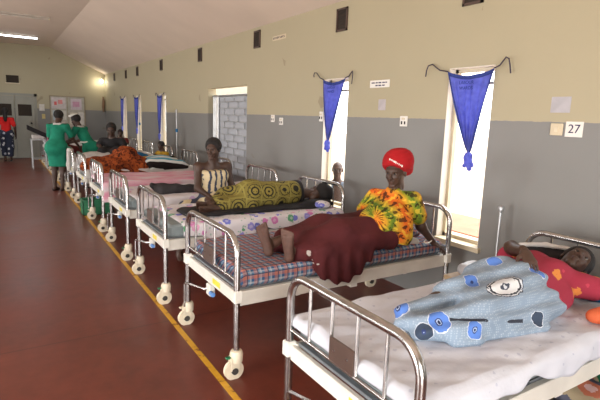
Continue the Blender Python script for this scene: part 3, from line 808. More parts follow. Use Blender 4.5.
# ------------------------------------------------------------------ curtains
def curtain(ya, yb, zt, yk, zk, tieA, tieB, tail, lb, x=XR - .035, words=True):
    """gathered to a knot; ya = left (far) top corner, yb = right (near) top corner"""
    yc, zc = (ya + yb) / 2, zt
    t = thing('window_curtain', (x, yc, zt), lb, 'curtain', 'blue curtains knotted at the windows')
    def pt(u, s, off=0):
        wy = (1 - s) ** .9
        ytop = ya + (yb - ya) * u
        y = yk + (ytop - yk) * (wy * .92 + .08 * (1 - s))
        z = zt - .045 * sin(pi * u) * (1 - s) + (zk - zt) * s
        k = min(1, .25 + 1.2 * s)
        xx = -.016 * k * sin(u * 2 * pi * 5 + 1.1 * sin(3 * s)) - .012 * sin(u * 2 * pi * 2 + 2 * s) * (1 - s)
        if s > .93: xx *= .7
        return (xx + off, y - yc, z - zt)
    nu, ns = 60, 40
    def grid(u0, u1, s0, s1, nu, ns, off=0):
        v = []; f = []
        for j in range(ns + 1):
            for i in range(nu + 1): v.append(pt(u0 + (u1 - u0) * i / nu, s0 + (s1 - s0) * j / ns, off))
        for j in range(ns):
            for i in range(nu): a = j * (nu + 1) + i; f.append((a, a + 1, a + nu + 2, a + nu + 1))
        return v, f
    def sol(o, th=.0025):
        md = o.modifiers.new('thickness', 'SOLIDIFY'); md.thickness = th; md.offset = 0
    v, f = grid(0, 1, 0, 1, nu, ns); o = link('curtain_cloth', v, f, M['blue_curtain'], t, True); sol(o)
    for q in ((0, 1, 0, .05), (0, .05, 0, .97), (.95, 1, 0, .97)):
        v, f = grid(*q, 40 if q[1] - q[0] > .5 else 4, 4 if q[1] - q[0] > .5 else 40, -.001); o = link('curtain_hem', v, f, M['curtain_hem'], t, True); sol(o, .006)
    k = F(.008, .02); c = np.array((x, yk, zk))
    k.ell(c + (-.005, 0, -.01), (.030, .036, .030)); k.ell(c + (-.01, .01, -.035), (.024, .030, .022))
    for (dy, dz, r) in ((-.02, -.12, .020), (.02, -.10, .018), (-.045, -.09, .012)): k.cap(c + (0, 0, -.03), .018, c + (-.012, dy * 1.3, dz * tail), r)
    o = field('curtain_knot', k, M['blue_curtain'], None, folds(.004, 120, 3)); local(o, t)
    for tie, y0, e in ((tieA, ya, 1), (tieB, yb, -1)):
        p0 = Vector((0, y0 - yc, 0)); p1 = Vector((0, tie[0] - yc, tie[1] - zt)); p2 = Vector((-.01, tie[2] - yc, tie[3] - zt))
        mid = (p0 + p1) / 2 + Vector((0, 0, -.02))
        m = MB(); m.tube([p0, mid, p1, p1 + (p2 - p1) * .25 + Vector((-.01, e * .02, .015)), (p1 + p2) / 2 + Vector((-.01, e * .02, 0)), p2], .006, 6); m.build('tie_cord', M['cord'], t, True)
    if words and zt > 2 and ya - yb > .42:
        for txt, z in (('LABOUR', -.105), ('WARDS', -.150)):
            q = text_mesh('curtain_lettering', txt, .038, M['curtain_hem'], t, (-.045, -.01, z), RT)
    return t
curtain(2.915, 2.455, 2.09, 2.62, 1.40, (3.10, 2.165, 3.16, 2.06), (2.36, 2.165, 2.30, 2.04), 1.0, 'largest blue curtain, knotted, hanging over the bright window right of the sitting woman')
curtain(4.80, 4.37, 2.115, 4.66, 1.39, (4.95, 2.20, 4.99, 2.15), (4.25, 2.18, 4.24, 2.04), .9, 'second blue curtain, knotted, over the window left of the red headwrap')
curtain(11.86, 11.5, 2.10, 11.72, 1.15, (11.95, 2.14, 11.97, 2.08), (11.3, 2.14, 11.28, 2.08), 1.0, 'narrow blue curtain in the third window, left of the gate doorway', words=False)
curtain(14.2, 13.75, 2.10, 13.95, 1.2, (14.25, 2.14, 14.27, 2.08), (13.6, 2.14, 13.58, 2.08), 1.0, 'narrow blue curtain in the fourth window beyond the third', words=False)
curtain(15.95, 15.6, 2.10, 15.85, 1.2, (16.0, 2.14, 16.02, 2.08), (15.4, 2.14, 15.38, 2.08), 1.0, 'farthest narrow blue curtain, close to the far corner', words=False)

# ------------------------------------------------------------------ hospital beds
BX = 2.145; HL = .955; HW = .455; DZ = -.06      # DZ: deck height offset
def BXS(y): return 2.10 if y < 2 else 2.145 if y < 4 else 2.115
def arch(x, ztop, zlow, r=.13):
    p = [(x, -HW, zlow), (x, -HW, ztop - r)]
    p += arc((x, -HW + r, ztop - r), r, 0, pi / 2, (0, -1, 0), (0, 0, 1))[1:]
    p += arc((x, HW - r, ztop - r), r, pi / 2, 0, (0, 1, 0), (0, 0, 1))
    p += [(x, HW, zlow)]
    return p
def make_bed(label):
    t = thing('hospital_bed', (BX, 0, 0), label, 'bed', 'white framed hospital beds in a row')
    m = MB()
    for y in (-HW + .02, HW - .02): m.box((-HL + .02, y - .018, .475), (HL - .02, y + .018, .57), bev=.004)
    for x in (-HL + .012, HL - .012): m.box((x - .014, -HW + .01, .485), (x + .014, HW - .01, .565), bev=.004)
    m.box((-.03, -HW + .03, .44), (.03, HW - .03, .48)); m.box((.5, -HW + .03, .46), (.53, HW - .03, .50)); m.box((-.5, -HW + .03, .46), (-.47, HW - .03, .50))
    for x in (-HL, HL):
        for y in (-HW, HW): m.box((x - .028, y - .026, .505), (x + .028, y + .026, .585), bev=.006)
    fr = m.build('bed_frame', M['white_metal'], t)
    m = MB(); m.box((-HL + .03, -HW + .04, .565), (HL - .03, HW - .04, .58)); [m.box((-HL + .1 * k, -HW + .04, .555), (-HL + .1 * k + .02, HW - .04, .582)) for k in range(1, 18)]; m.build('bed_deck', M['grey_metal'], t)
    for nm, x, zt in (('footboard', -HL, .93), ('headboard', HL, .96)):
        m = MB(); m.tube(arch(x, zt, .15), .0205, 14); m.tube([(x, -HW, .645), (x, HW, .645)], .010, 10)
        fb = m.build(nm, M['chrome'], t, True)
        for k in range(4):
            y = -HW + 2 * HW * (k + 1) / 5; m = MB(); m.tube([(x, y, .645), (x, y, zt - .004)], .0085, 8); m.build('rail_bar', M['chrome'], fb, True)
        if nm == 'footboard':
            m = MB(); m.box((x - .014, -.088, .65), (x - .004, .088, .76), bev=.002); pl_ = m.build('placard', M['brown_plate'], fb)
            m = MB(); m.tube([(x - .017, .05, .705), (x - .013, .05, .705)], .006, 8); m.tube([(x - .017, -.045, .705), (x - .013, -.045, .705)], .006, 8); m.build('screw', M['chrome'], fb)
    for x in (-HL, HL):
        for y in (-HW, HW):
            m = MB(); m.lathe([(.030, .108), (.040, .114), (.043, .165), (.036, .186), (.024, .190)], (x, y, 0), 'z', 16)
            m.box((x - .045, y - .026, .06), (x + .02, y - .019, .15), bev=.003); m.box((x - .045, y + .019, .06), (x + .02, y + .026, .15), bev=.003)
            m.box((x - .05, y - .024, .128), (x + .02, y + .024, .15), bev=.005)
            c = m.build('caster', M['cream_plastic'], t, True)
            m = MB(); m.lathe([(.030, -.015), (.064, -.015), (.058, -.008), (.058, .008), (.064, .015), (.030, .015)], (x - .018, y, .058), 'y', 24); m.build('wheel', M['cream_plastic'], c, True)
            m = MB(); m.lathe([(.001, -.030), (.022, -.030), (.024, .0), (.022, .030), (.001, .030)], (x - .018, y, .058), 'y', 14); m.build('wheel_hub', M['rubber'], c, True)
            m = MB(); m.box((x - .072, y - .015, .142), (x - .03, y + .015, .152), bev=.003); m.build('brake_pedal', M['green_plastic'] if (x < 0 and y < 0) else M['cream_plastic'], c)
    m = MB(); m.tube([(-HL + .35, .02, .44), (-HL + .02, .02, .44), (-HL - .03, .03, .438), (-HL - .07, .31, .40), (-HL - .07, .335, .385), (-HL - .07, .34, .20)], .0085, 8)
    m.build('crank', M['chrome'], t, True)
    m = MB(); m.box((-HL - .012, -.03, .395), (-HL + .03, .04, .48), bev=.006); m.build('crank_bracket', M['white_metal'], t)
    m = MB(); m.lathe([(.001, -.02), (.016, -.018), (.016, .03), (.001, .032)], (-HL - .005, -.06, .425), 'y', 14); m.build('crank_joint', M['blue_plastic'], t, True)
    m = MB(); m.box((-HL - .0035, -.19, .507), (-HL - .0015, -.06, .545)); st = m.build('sticker', M['sticker'], t)
    return t
BEDS = [(1.43, 'nearest white hospital bed, at the bottom right, holding the reclining patient in a crimson dress'),
        (3.02, 'second hospital bed, with plaid mattress, under the woman in the red headwrap'),
        (4.425, 'third hospital bed, with the floral sheet, under the patient in an olive printed wrap'),
        (5.86, 'fourth hospital bed, behind the seated woman in a cream printed wrap'),
        (7.35, 'fifth hospital bed, with the pink streaked sheet'),
        (8.85, 'sixth hospital bed, under the rust coloured blanket heap'),
        (10.35, 'seventh hospital bed, with off white bedding, right of the first nurse in green'),
        (11.9, 'eighth hospital bed, between and beyond the two nurses in green'),
        (13.4, 'ninth hospital bed, just beyond the nurses near the notice board'),
        (14.9, 'farthest hospital bed but one, half hidden left of the nurses'), (16.4, 'farthest hospital bed, near the far wall')]
bed0 = make_bed(BEDS[0][1]); bed0.location = (BXS(BEDS[0][0]), BEDS[0][0], 0)
for y, lb in BEDS[1:]: dup(bed0, (BXS(y), y, 0), lb)
bed0.scale = (1, .93, .985)
BY = [b[0] for b in BEDS]

def mattress(y, mat, lb, z0=.583, z1=.695, cat='mattress'):
    m = MB(); m.box((-HL + .04, -HW + .015, 0), (HL - .04, HW - .015, z1 - z0), bev=.022)
    o = m.build('mattress', mat, smooth=True); o.location = (BXS(y), y, z0); return tag(o, lb, cat, 'mattresses on the beds')
def drape(name, y, mat, lb, zt=.702, hn=.15, hf=.12, hfoot=.10, hh=.05, x0=-HL + .03, x1=HL - .03, seed=0, amp=.006, w=HW - .005, edge=.3, group='sheets on the beds', cat='bed sheet', cut=None):
    rs = random.Random(seed); nx, ny = 130, 90
    ph = [rs.random() * 6.28 for _ in range(12)]
    def wv(a, k): return sin(a * 7.3 + ph[k]) * .5 + sin(a * 17.1 + ph[k + 1]) * .3 + sin(a * 31 + ph[k + 2]) * .2
    def edgepos(d, r=.025):
        if d <= 0: return 0, 0
        L = r * pi / 2
        if d < L: a = d / r; return r * sin(a), r * (1 - cos(a))
        return r, r + d - L
    v = []; f = []
    for j in range(ny + 1):
        for i in range(nx + 1):
            u = i / nx; q = j / ny
            a = -hfoot + (x1 - x0 + hfoot + hh) * u; X = x0 + a
            tot = 2 * w + hn + hf
            HN = hn * (1 + edge * wv(X, 0)); HF = hf * (1 + edge * wv(X, 3))
            b = q * tot - hn
            if b < 0: b = b / hn * HN
            elif b > 2 * w: b = 2 * w + (b - 2 * w) / hf * HF
            Y = -w + b
            ox, dx = edgepos(x0 - X) if X < x0 else (edgepos(X - x1) if X > x1 else (0, 0))
            oy, dy = edgepos(-w - Y) if Y < -w else (edgepos(Y - w) if Y > w else (0, 0))
            px = (x0 - ox if X < x0 else x1 + ox if X > x1 else X); py = (-w - oy if Y < -w else w + oy if Y > w else Y)
            z = zt - math.hypot(dx, dy) if (dx and dy) else zt - max(dx, dy)
            top = dx == 0 and dy == 0
            wr = amp * (wv(X * 1.1 + Y * 1.7, 6) + .7 * wv(X * .6 - Y * 2.3 + 2, 8)) 
            z += wr + amp if top else 0
            if dy > 0: s_ = -1 if Y < 0 else 1; py += s_ * (.010 * (1 + wv(X * 1.6, 9)) * min(1, dy / .06) + .002)
            if dx > 0: s_ = -1 if X < x0 else 1; px += s_ * (.003 * (1 + wv(Y * 1.6, 9)) * min(1, dx / .06))
            v.append((px, py, z))
    for j in range(ny):
        for i in range(nx): a = j * (nx + 1) + i; f.append((a, a + 1, a + nx + 2, a + nx + 1))
    z0 = .70
    o = link(name, [(p[0], p[1], p[2] - z0) for p in v], f, mat, None, True); o.location = (BXS(y), y, z0)
    md = o.modifiers.new('thickness', 'SOLIDIFY'); md.thickness = .005; md.offset = -1
    return tag(o, lb, cat, group)
mt = mattress(BY[0], M['mattress_grey'], 'grey mattress mostly hidden under the white sheet of the nearest bed'); mt.scale = (1, .93, 1)
ds = drape('bed_sheet', BY[0], M['white_sheet'], 'white sheet with tiny faded sprigs on the nearest bed', hn=.105, hf=.10, hfoot=.06, seed=3, amp=.010, edge=.45); ds.scale = (1, .93, 1)
mattress(BY[1], M['plaid'], 'blue and orange plaid mattress under the woman in the red headwrap')
mattress(BY[2], M['mattress_grey'], 'grey mattress edge below the floral sheet on the third bed')
drape('bed_sheet', BY[2], M['floral'], 'white sheet with purple, pink and blue flowers on the third bed', hn=.15, hf=.15, hfoot=.03, x0=-.78, seed=5, edge=.3)
mattress(BY[3], M['mattress_grey'], 'grey mattress edge below the pale sheet on the fourth bed')
drape('bed_sheet', BY[3], M['floral_soft'], 'white sheet with faded pink flowers hanging down beside the fourth bed', hn=.33, hf=.15, hfoot=.02, x0=-.84, seed=7, edge=.12)
mattress(BY[4], M['mattress_grey'], 'mattress hidden by the pink streaked sheet on the fifth bed')
drape('bed_sheet', BY[4], M['pink_sheet'], 'pink streaked sheet covering the fifth bed', hn=.30, hf=.15, hfoot=.06, seed=9, edge=.12)
mattress(BY[5], M['mattress_grey'], 'mattress under the rust blanket heap on the sixth bed')
drape('bed_sheet', BY[5], M['greywhite_cloth'], 'off white sheet under the rust coloured blanket', hn=.14, hf=.12, seed=11)
for i, lb in ((6, 'rumpled off white sheet on the seventh bed, left behind the rust blanket'), (7, 'pale sheet on the eighth bed between the nurses'), (8, 'pale sheet on the ninth bed beyond the nurses'), (9, 'pale sheet on the bed left of the first nurse'), (10, 'pale sheet on the farthest bed')):
    mattress(BY[i], M['mattress_grey'], lb.replace('sheet', 'covered mattress').replace('rumpled ', ''))
    drape('bed_sheet', BY[i], M['greywhite_cloth'], lb, hn=.18, hf=.12, seed=12 + i, amp=.012)

def lump(name, mat, lb, cat, prims, disp=None, h=.012, k=.04, cuts=(), group=None):
    """a soft solid; prims = ('c', a, ra, b, rb[, flat]) or ('e', c, r[, axes])"""
    g = F(h, k)
    for p in prims:
        if p[0] == 'c': g.cap(p[1], p[2], p[3], p[4], flat=p[5] if len(p) > 5 else None)
        else: g.ell(p[1], p[2], p[3] if len(p) > 3 else None)
    for c in cuts: g.cut(*c)
    V, Q = g.mesh(disp)
    if V[:, 2].min() > .45 and V[:, 1].mean() > -99 and 'bench' not in lb: V[:, 2] += DZ
    c = V.mean(0); c[2] = V[:, 2].min()
    o = link(name, V, Q, mat, None, True, tuple(c)); return tag(o, lb, cat, group)

def L3(a, b, t): return tuple(a[i] + (b[i] - a[i]) * t for i in range(3))
def body(label, J, origin, h=.012, name='person', hh=.006, hand_h=.005, sc_=1.0, belly=0.0, bust=.0, handL=None, handR=None, footL=None, footR=None, group=None, legs=True, eye=True):
    """one continuous figure from joint positions in world coordinates"""
    A = {k: np.array(v, float) for k, v in J.items() if k not in ('face', 'up')}
    sm = (A['sL'] + A['sR']) / 2; pm = (A['hL'] + A['hR']) / 2
    up = nv(sm - pm); side = nv(A['sR'] - A['sL']); fw = nv(np.cross(up, side))
    g = F(h, .035)
    ch = pm + (sm - pm) * .74
    g.cap(pm + up * .02, .128 * sc_, ch, .120 * sc_, k=.05, flat=(*fw, .74))
    g.cap(A['sL'], .050 * sc_, A['sR'], .050 * sc_, k=.05)
    if belly: g.ell(pm + (sm - pm) * .36 + fw * .05, (.12 + belly * .3, .12 + belly * .3, .12 + belly * .3), k=.06)
    if bust:
        for q in (-1, 1): g.ell(ch + side * q * .065 + fw * .06 - up * .05, (.06, .06, .06), k=.04)
    g.cap(A['hL'], .095 * sc_, A['hR'], .095 * sc_, k=.05)
    g.cap(sm + up * .0, .058 * sc_, A['head'] - nv(J['up']) * .06 * sc_, .049 * sc_, k=.04)
    for q in 'LR':
        g.cap(A['s' + q], .050 * sc_, A['e' + q], .036 * sc_); g.cap(A['e' + q], .037 * sc_, A['w' + q], .025 * sc_)
        if legs: g.cap(A['h' + q], .088 * sc_, A['k' + q], .056 * sc_, k=.04); g.cap(A['k' + q], .056 * sc_, L3(A['k' + q], A['a' + q], .35), .052 * sc_); g.cap(L3(A['k' + q], A['a' + q], .35), .052 * sc_, A['a' + q], .036 * sc_)
    parts = [g.mesh(), head_field(A['head'], J['face'], J['up'], sc_, hh).mesh()]
    for q, hd in (('L', handL), ('R', handR)):
        if hd: parts.append(hand_field(A['w' + q], *hd, s=sc_ * .95, h=hand_h).mesh())
    for q, ft in (('L', footL), ('R', footR)):
        if ft: parts.append(foot_field(A['a' + q], ft[0], ft[1], sc_ * .97 * (ft[3] if len(ft) > 3 else 1), hh, ft[2] if len(ft) > 2 else None).mesh())
    o = merge(parts, name, M['skin'], None, origin); tag(o, label, 'person', group)
    if eye: eyes(A['head'], J['face'], J['up'], sc_, o)
    return o
def wear(name, parent, mat, g, disp=None):
    o = field(name, g, mat, None, disp); return local(o, parent)

# ---- the woman in the red headwrap, sitting on the second bed
J = dict(head=(2.60, 2.715, 1.292), face=(-.93, -.36, -.16), up=(-.12, -.02, 1), sL=(2.70, 2.60, 1.09), sR=(2.55, 2.89, 1.08), eL=(2.765, 2.565, .88), eR=(2.50, 3.02, .84), wL=(2.90, 2.545, .735), wR=(2.27, 2.93, .88),
         hL=(2.47, 2.63, .86), hR=(2.44, 2.82, .86), kL=(2.03, 2.66, .885), kR=(2.02, 2.87, .89), aL=(1.625, 2.655, .795), aR=(1.56, 2.83, .805))
P2 = body('woman in red headwrap and tie-dye shirt sitting barefoot on the plaid bed', J, (2.42, 2.72, .75),
          handL=((.75, -.25, -.45), (-.1, -.1, -1), (-.5, -.7, 0), .7), handR=((-.8, -.5, -.1), (0, 0, -1), (0, -1, 0), .5),
          footL=((-.10, -.03, 1), (-.75, -.66, -.1), (-.7, .7, 0), .98), footR=((-.25, .10, 1), (-.8, -.6, -.2), (.7, -.7, 0), 1.0))
# pale soles: the skin of the feet below the ankles that faces the foot end
me = P2.data; me.materials.append(M['skin_sole'])
for p_ in me.polygons:
    c_ = p_.center
    if c_.x + 2.42 < 1.70 and (p_.normal.x * .7 + p_.normal.y * .7) < -.35: p_.material_index = 1
g = F(.010, .05)                                        # shirt
fw = (-.87, -.49, 0)
g.cap((2.45, 2.70, .90), .155, (2.59, 2.735, 1.00), .135, flat=(*fw, .85)); g.ell((2.385, 2.66, .91), (.12, .125, .12), k=.07)
g.cap((2.70, 2.605, 1.100), .056, (2.555, 2.885, 1.09), .056, k=.05); g.cap((2.70, 2.60, 1.090), .060, (2.735, 2.572, .965), .072, k=.025); g.cap((2.55, 2.89, 1.08), .060, (2.52, 2.97, .96), .065, k=.025)
g.ell((2.52, 2.645, .99), (.075, .075, .07)); g.ell((2.48, 2.76, .99), (.075, .075, .07)); g.cap((2.53, 2.60, .93), .125, (2.55, 2.60, .83), .12)
g.cap((2.585, 2.715, 1.09), .078, (2.59, 2.72, 1.14), .062, k=.03)
g.cut((2.585, 2.70, 1.175), (-.35, -.15, 1), .006); g.cut((2.5, 2.6, .775), (-.25, 0, -1), .01)
wear('shirt', P2, M['tiedye'], g, folds(.006, 26, 2))
g = F(.012, .06)                                        # wrap skirt
g.cap((2.47, 2.64, .86), .120, (2.44, 2.82, .86), .115); g.cap((2.45, 2.65, .86), .12, (2.03, 2.66, .865), .115); g.cap((2.44, 2.82, .87), .115, (2.02, 2.86, .875), .095)
g.cap((2.03, 2.66, .865), .115, (1.78, 2.69, .815), .085); g.cap((2.02, 2.86, .875), .095, (1.72, 2.89, .82), .075); g.cap((2.05, 2.78, .85), .10, (1.74, 2.80, .80), .08)
g.ell((1.98, 2.60, .80), (.24, .06, .09)); g.ell((1.93, 2.55, .71), (.20, .026, .12), k=.06); g.ell((2.0, 2.545, .67), (.14, .020, .13), k=.06); g.ell((2.14, 2.545, .75), (.12, .022, .08), k=.06)
g.cap((2.2, 2.57, .83), .06, (2.45, 2.57, .80), .05); g.cap((1.85, 2.58, .79), .05, (1.70, 2.66, .79), .035, k=.05)
g.cap((1.80, 2.66, .80), .075, (1.64, 2.64, .785), .055); g.cap((1.72, 2.86, .80), .07, (1.60, 2.85, .79), .05); g.cut((1.635, 2.66, .85), (-1, -.35, .0), .01)
sk_ = folds(.009, 24, 5, (.45, .6, 1.0))
def skd(P):
    low = np.clip((.80 - P[2]) / .06, 0, 1) * np.clip((2.62 - P[1]) / .05, 0, 1)
    return sk_(P) * (1 - .5 * low) + .0065 * low * np.sin(P[0] * 58 + 1.5 * wob(P, 8, 2) + P[2] * 9)
wear('wrap_skirt', P2, M['maroon'], g, skd)
g = F(.010, .04); g.ell((2.44, 2.93, .80), (.14, .10, .05)); g.cap((2.30, 2.99, .80), .045, (2.05, 3.0, .79), .03)
wear('dark_waist_cloth', P2, M['black'], g, folds(.006, 30, 6))
f_, u_, r_ = frame(J['face'], J['up']); hc = np.array(J['head'])
def hp(a, b, d): return hc + r_ * a + f_ * b + u_ * d
g = F(.007, .02)
g.ell(hp(0, -.030, .068), (.112, .128, .096), (r_, f_, u_)); g.ell(hp(0, -.065, .088), (.116, .120, .096), (r_, f_, u_), k=.03); g.ell(hp(0, -.100, .02), (.098, .080, .098), (r_, f_, u_))
g.cut(hp(0, .07, .066), f_ * .62 - u_ * .78, k=.012); g.cut(hp(0, -.05, -.040), -u_, k=.02)
hw = wear('headwrap', P2, M['red_knit'], g, lambda P: .0016 * np.sin((P[0] * u_[0] + P[1] * u_[1] + P[2] * u_[2]) * 330) + .003 * wob(P, 30, 3))
m = MB(); q0, q1, q2 = (Vector(q) + Vector((-.002, -.003, .035)) for q in ((2.510, 2.695, 1.364), (2.523, 2.649, 1.348), (2.566, 2.617, 1.320)))
for k in range(10):
    t_ = k / 9; q = (q0.lerp(q1, t_ * 2) if t_ < .5 else q1.lerp(q2, t_ * 2 - 1)); h_ = (.008, .005, .007, .005, .008)[k % 5]
    m.box(q - Vector((.0035, .0035, h_)), q + Vector((.0035, .0035, h_)))
local(m.build('headwrap_lettering', M['paper']), P2)
m = MB(); m.tube([(2.838 + .030 * cos(a), 2.548 + .026 * sin(a), .757 + .012 * cos(a)) for a in np.linspace(0, 2 * pi, 18)], .005, 6); local(m.build('bracelet', M['paper'], smooth=True), P2)

# ---- the reclining patient on the nearest bed
J = dict(head=(2.73, 1.33, .925), face=(-.32, -.56, .84), up=(.92, -.05, .30), sL=(2.50, 1.18, .875), sR=(2.56, 1.50, .90), eL=(2.66, 1.04, .84), eR=(2.43, 1.54, 1.0), wL=(2.87, 1.10, .83), wR=(2.235, 1.335, 1.05),
         hL=(2.10, 1.27, .86), hR=(2.11, 1.43, .87), kL=(1.78, 1.24, .845), kR=(1.80, 1.40, .86), aL=(1.50, 1.28, .815), aR=(1.48, 1.41, .82))
P1 = body('patient in crimson flowered dress and blue grey wrap reclining on the nearest bed', J, (2.2, 1.36, .77), sc_=.96,
          handR=((-.50, -.75, -.42), (.2, .4, -.9), (-.6, .6, 0), .45), handL=((.9, .3, 0), (0, 0, -1), (0, 1, 0), .5))
g = F(.010, .05)                                        # dress
g.cap((2.10, 1.34, .87), .130, (2.44, 1.345, .87), .140, flat=(0, -.2, 1, .80)); g.cap((2.50, 1.18, .875), .062, (2.56, 1.50, .90), .062)
g.ell((2.28, 1.34, .89), (.16, .15, .105), k=.06); g.cap((2.50, 1.18, .875), .062, (2.55, 1.13, .865), .064, k=.03); g.cap((2.56, 1.50, .90), .064, (2.47, 1.57, .925), .072, k=.03)
g.ell((2.42, 1.27, .935), (.085, .075, .065)); g.ell((2.44, 1.41, .945), (.085, .075, .065)); g.cap((2.36, 1.20, .83), .07, (2.12, 1.16, .81), .05)
g.cut((2.585, 1.36, .93), (1, .02, .18), .008); g.cut((2.2, 1.3, .748), (0, 0, -1), .01)
wear('dress', P1, M['red_floral'], g, folds(.006, 24, 8))
rb = (.10, .22, .62)
M['blue_wrap'] = spots('light blue wrap with blue rosettes', (.235, .31, .40), [((x - 2.24, y - 1.41, z - .725), r, c, k) for (x, y, z), r, c, k in (
    ((1.483, 1.475, .817), .052, rb, 'f'), ((1.551, 1.294, .808), .052, rb, 'f'), ((1.683, 1.209, .777), .042, rb, 'f'), ((1.898, 1.418, .887), .046, rb, 'f'),
    ((2.136, 1.461, .938), .045, rb, 'f'), ((1.968, 1.277, .901), .062, rb, 'oval'), ((2.22, 1.28, .93), .045, rb, 'f'), ((2.035, 1.125, .787), .040, (.04, .06, .10), 'f'), ((1.47, 1.302, .775), .042, (.04, .06, .10), 'f'))], [tuple((x - 2.24, y - 1.41, z - .725) for x, y, z in q) for q in (((1.602, 1.279, .816), (1.748, 1.211, .804)), ((1.748, 1.211, .804), (1.963, 1.166, .777)))])
g = F(.011, .045)
g.cap((1.48, 1.41, .82), .050, (1.80, 1.40, .855), .078); g.cap((1.49, 1.28, .815), .050, (1.78, 1.24, .845), .078); g.cap((1.455, 1.38, .815), .045, (1.45, 1.28, .81), .042)
g.cap((1.80, 1.40, .86), .088, (2.11, 1.43, .875), .124); g.cap((1.78, 1.24, .85), .084, (2.10, 1.27, .87), .122); g.ell((2.17, 1.34, .895), (.16, .165, .122))
g.cap((1.57, 1.22, .785), .032, (2.04, 1.10, .785), .035); g.cap((1.52, 1.24, .785), .030, (1.66, 1.17, .785), .030); g.cap((2.05, 1.14, .82), .05, (2.19, 1.15, .85), .05); g.cap((1.6, 1.23, .80), .05, (2.07, 1.17, .81), .06)
g.cap((2.08, 1.15, .80), .055, (2.28, 1.17, .82), .060); g.cut((2.315, 1.34, .95), (1, -.25, .0), .012); g.cut((2.0, 1.3, .752), (0, 0, -1), .004)
def wdisp(P): return .005 * wob(P, 22, 9) + .0085 * np.sin((P[1] * 1.0 + P[2] * 1.3 + P[0] * .18) * 48 + 2.5 * wob(P, 5, 2))
wear('wrap_skirt', P1, M['blue_wrap'], g, wdisp)
# hem line of the wrap
hair_cap(J['head'], J['face'], J['up'], 1.0, P1)
for o in list(P1.children):
    if o.name.startswith('hair'): local(o, P1) if False else None
# her things at the head of the bed
lump('pillow', M['teal_cloth'], 'flat blue pillow under the head of the patient in the crimson dress', 'pillow', [('c', (2.78, 1.18, .80), .05, (2.80, 1.60, .81), .05, (0, 0, 1, .7)), ('e', (2.80, 1.38, .81), (.14, .28, .055))], folds(.004, 22, 1), group='pillows')
lump('folded_scarf', solid('orange scarf', (.62, .12, .04)), 'bright orange cloth tucked beside the arm of the reclining patient', 'cloth', [('c', (2.42, 1.08, .80), .035, (2.54, 1.02, .80), .035), ('e', (2.48, 1.04, .81), (.07, .05, .035))], folds(.005, 40, 2), h=.008)
lump('dark_shawl', M['darkgrey_cloth'], 'crumpled dark shawl heaped at the head end of the nearest bed', 'shawl',
     [('c', (2.62, 1.76, .80), .045, (2.80, 1.70, .90), .06), ('c', (2.80, 1.70, .88), .07, (2.93, 1.52, .90), .06), ('e', (2.75, 1.72, .84), (.12, .10, .07)), ('c', (2.86, 1.65, .92), .05, (2.90, 1.50, .95), .035)], folds(.014, 34, 3), h=.010)
lump('white_cloth_roll', M['greywhite_cloth'], 'thin off white cloth strip lying over the dark shawl', 'cloth', [('c', (2.76, 1.72, .965), .014, (2.84, 1.60, .985), .014), ('c', (2.84, 1.60, .985), .014, (2.88, 1.47, .985), .012)], folds(.004, 50, 4), h=.007, k=.02)
lump('pillow', M['plaid'], 'plaid pillow at the head of the second bed beside the gripping hand', 'pillow', [('e', (2.80, 2.98, .825), (.16, .33, .070)), ('c', (2.74, 2.76, .80), .055, (2.74, 3.25, .80), .055), ('c', (2.90, 2.76, .81), .055, (2.90, 3.25, .81), .055)], folds(.004, 16, 5), group='pillows')
lump('crumpled_cloth', M['greywhite_cloth'], 'crumpled pale cloth on the plaid bed behind the seated woman', 'cloth', [('c', (2.66, 2.70, .765), .04, (2.78, 2.62, .765), .03), ('e', (2.64, 2.76, .79), (.08, .09, .05))], folds(.012, 40, 6), h=.008)

P1.location += Vector((.04, .05, -.045)); P2.location.z -= .035
# ---- patient lying on the third bed, back to the camera
J = dict(head=(3.00, 4.33, .885), face=(-.2, .85, .35), up=(.97, .05, .12), sL=(2.74, 4.40, .95), sR=(2.76, 4.37, .84), eL=(2.66, 4.58, .93), eR=(2.72, 4.58, .82), wL=(2.80, 4.72, .84), wR=(2.88, 4.70, .82),
         hL=(2.20, 4.38, .95), hR=(2.20, 4.36, .84), kL=(1.95, 4.58, .88), kR=(1.97, 4.58, .83), aL=(1.72, 4.36, .845), aR=(1.70, 4.26, .825))
P3 = body('patient in olive printed wrap lying on the floral sheet, back turned', J, (2.3, 4.4, .77), h=.014, handL=((.6, .5, -.3), (0, 0, -1), (0, -1, 0), .5), footL=((-.95, -.1, .12), (-.1, -.9, -.4)), footR=((-.95, -.2, .05), (-.1, -.9, -.3)), eye=False)
g = F(.012, .05); g.cap((2.56, 4.37, .90), .125, (2.74, 4.38, .90), .118, flat=(0, 1, 0, .8)); g.cap((2.74, 4.40, .95), .06, (2.76, 4.37, .85), .06); g.cap((2.74, 4.40, .95), .058, (2.69, 4.48, .95), .058); g.cut((2.80, 4.4, .9), (1, -.1, .12), .008)
wear('black_top', P3, M['black'], g, folds(.004, 26, 2))
g = F(.012, .06); g.cap((2.66, 4.37, .90), .128, (2.40, 4.36, .89), .125, flat=(0, 1, 0, .85)); g.cap((2.40, 4.36, .89), .13, (2.18, 4.38, .90), .155); g.cap((2.18, 4.40, .89), .15, (1.96, 4.50, .86), .11); g.cap((1.96, 4.50, .86), .11, (1.80, 4.38, .84), .085); g.cap((2.1, 4.30, .84), .085, (1.78, 4.29, .825), .07)
g.cut((1.755, 4.3, .85), (-1, 0, .1), .01); g.cut((2.2, 4.3, .775), (0, 0, -1), .01)
wear('wrap_skirt', P3, M['kitenge'], g, folds(.006, 22, 4))
hr = hair_cap(J['head'], J['face'], J['up'], 1.08, P3, grow=.026, low=-.09)
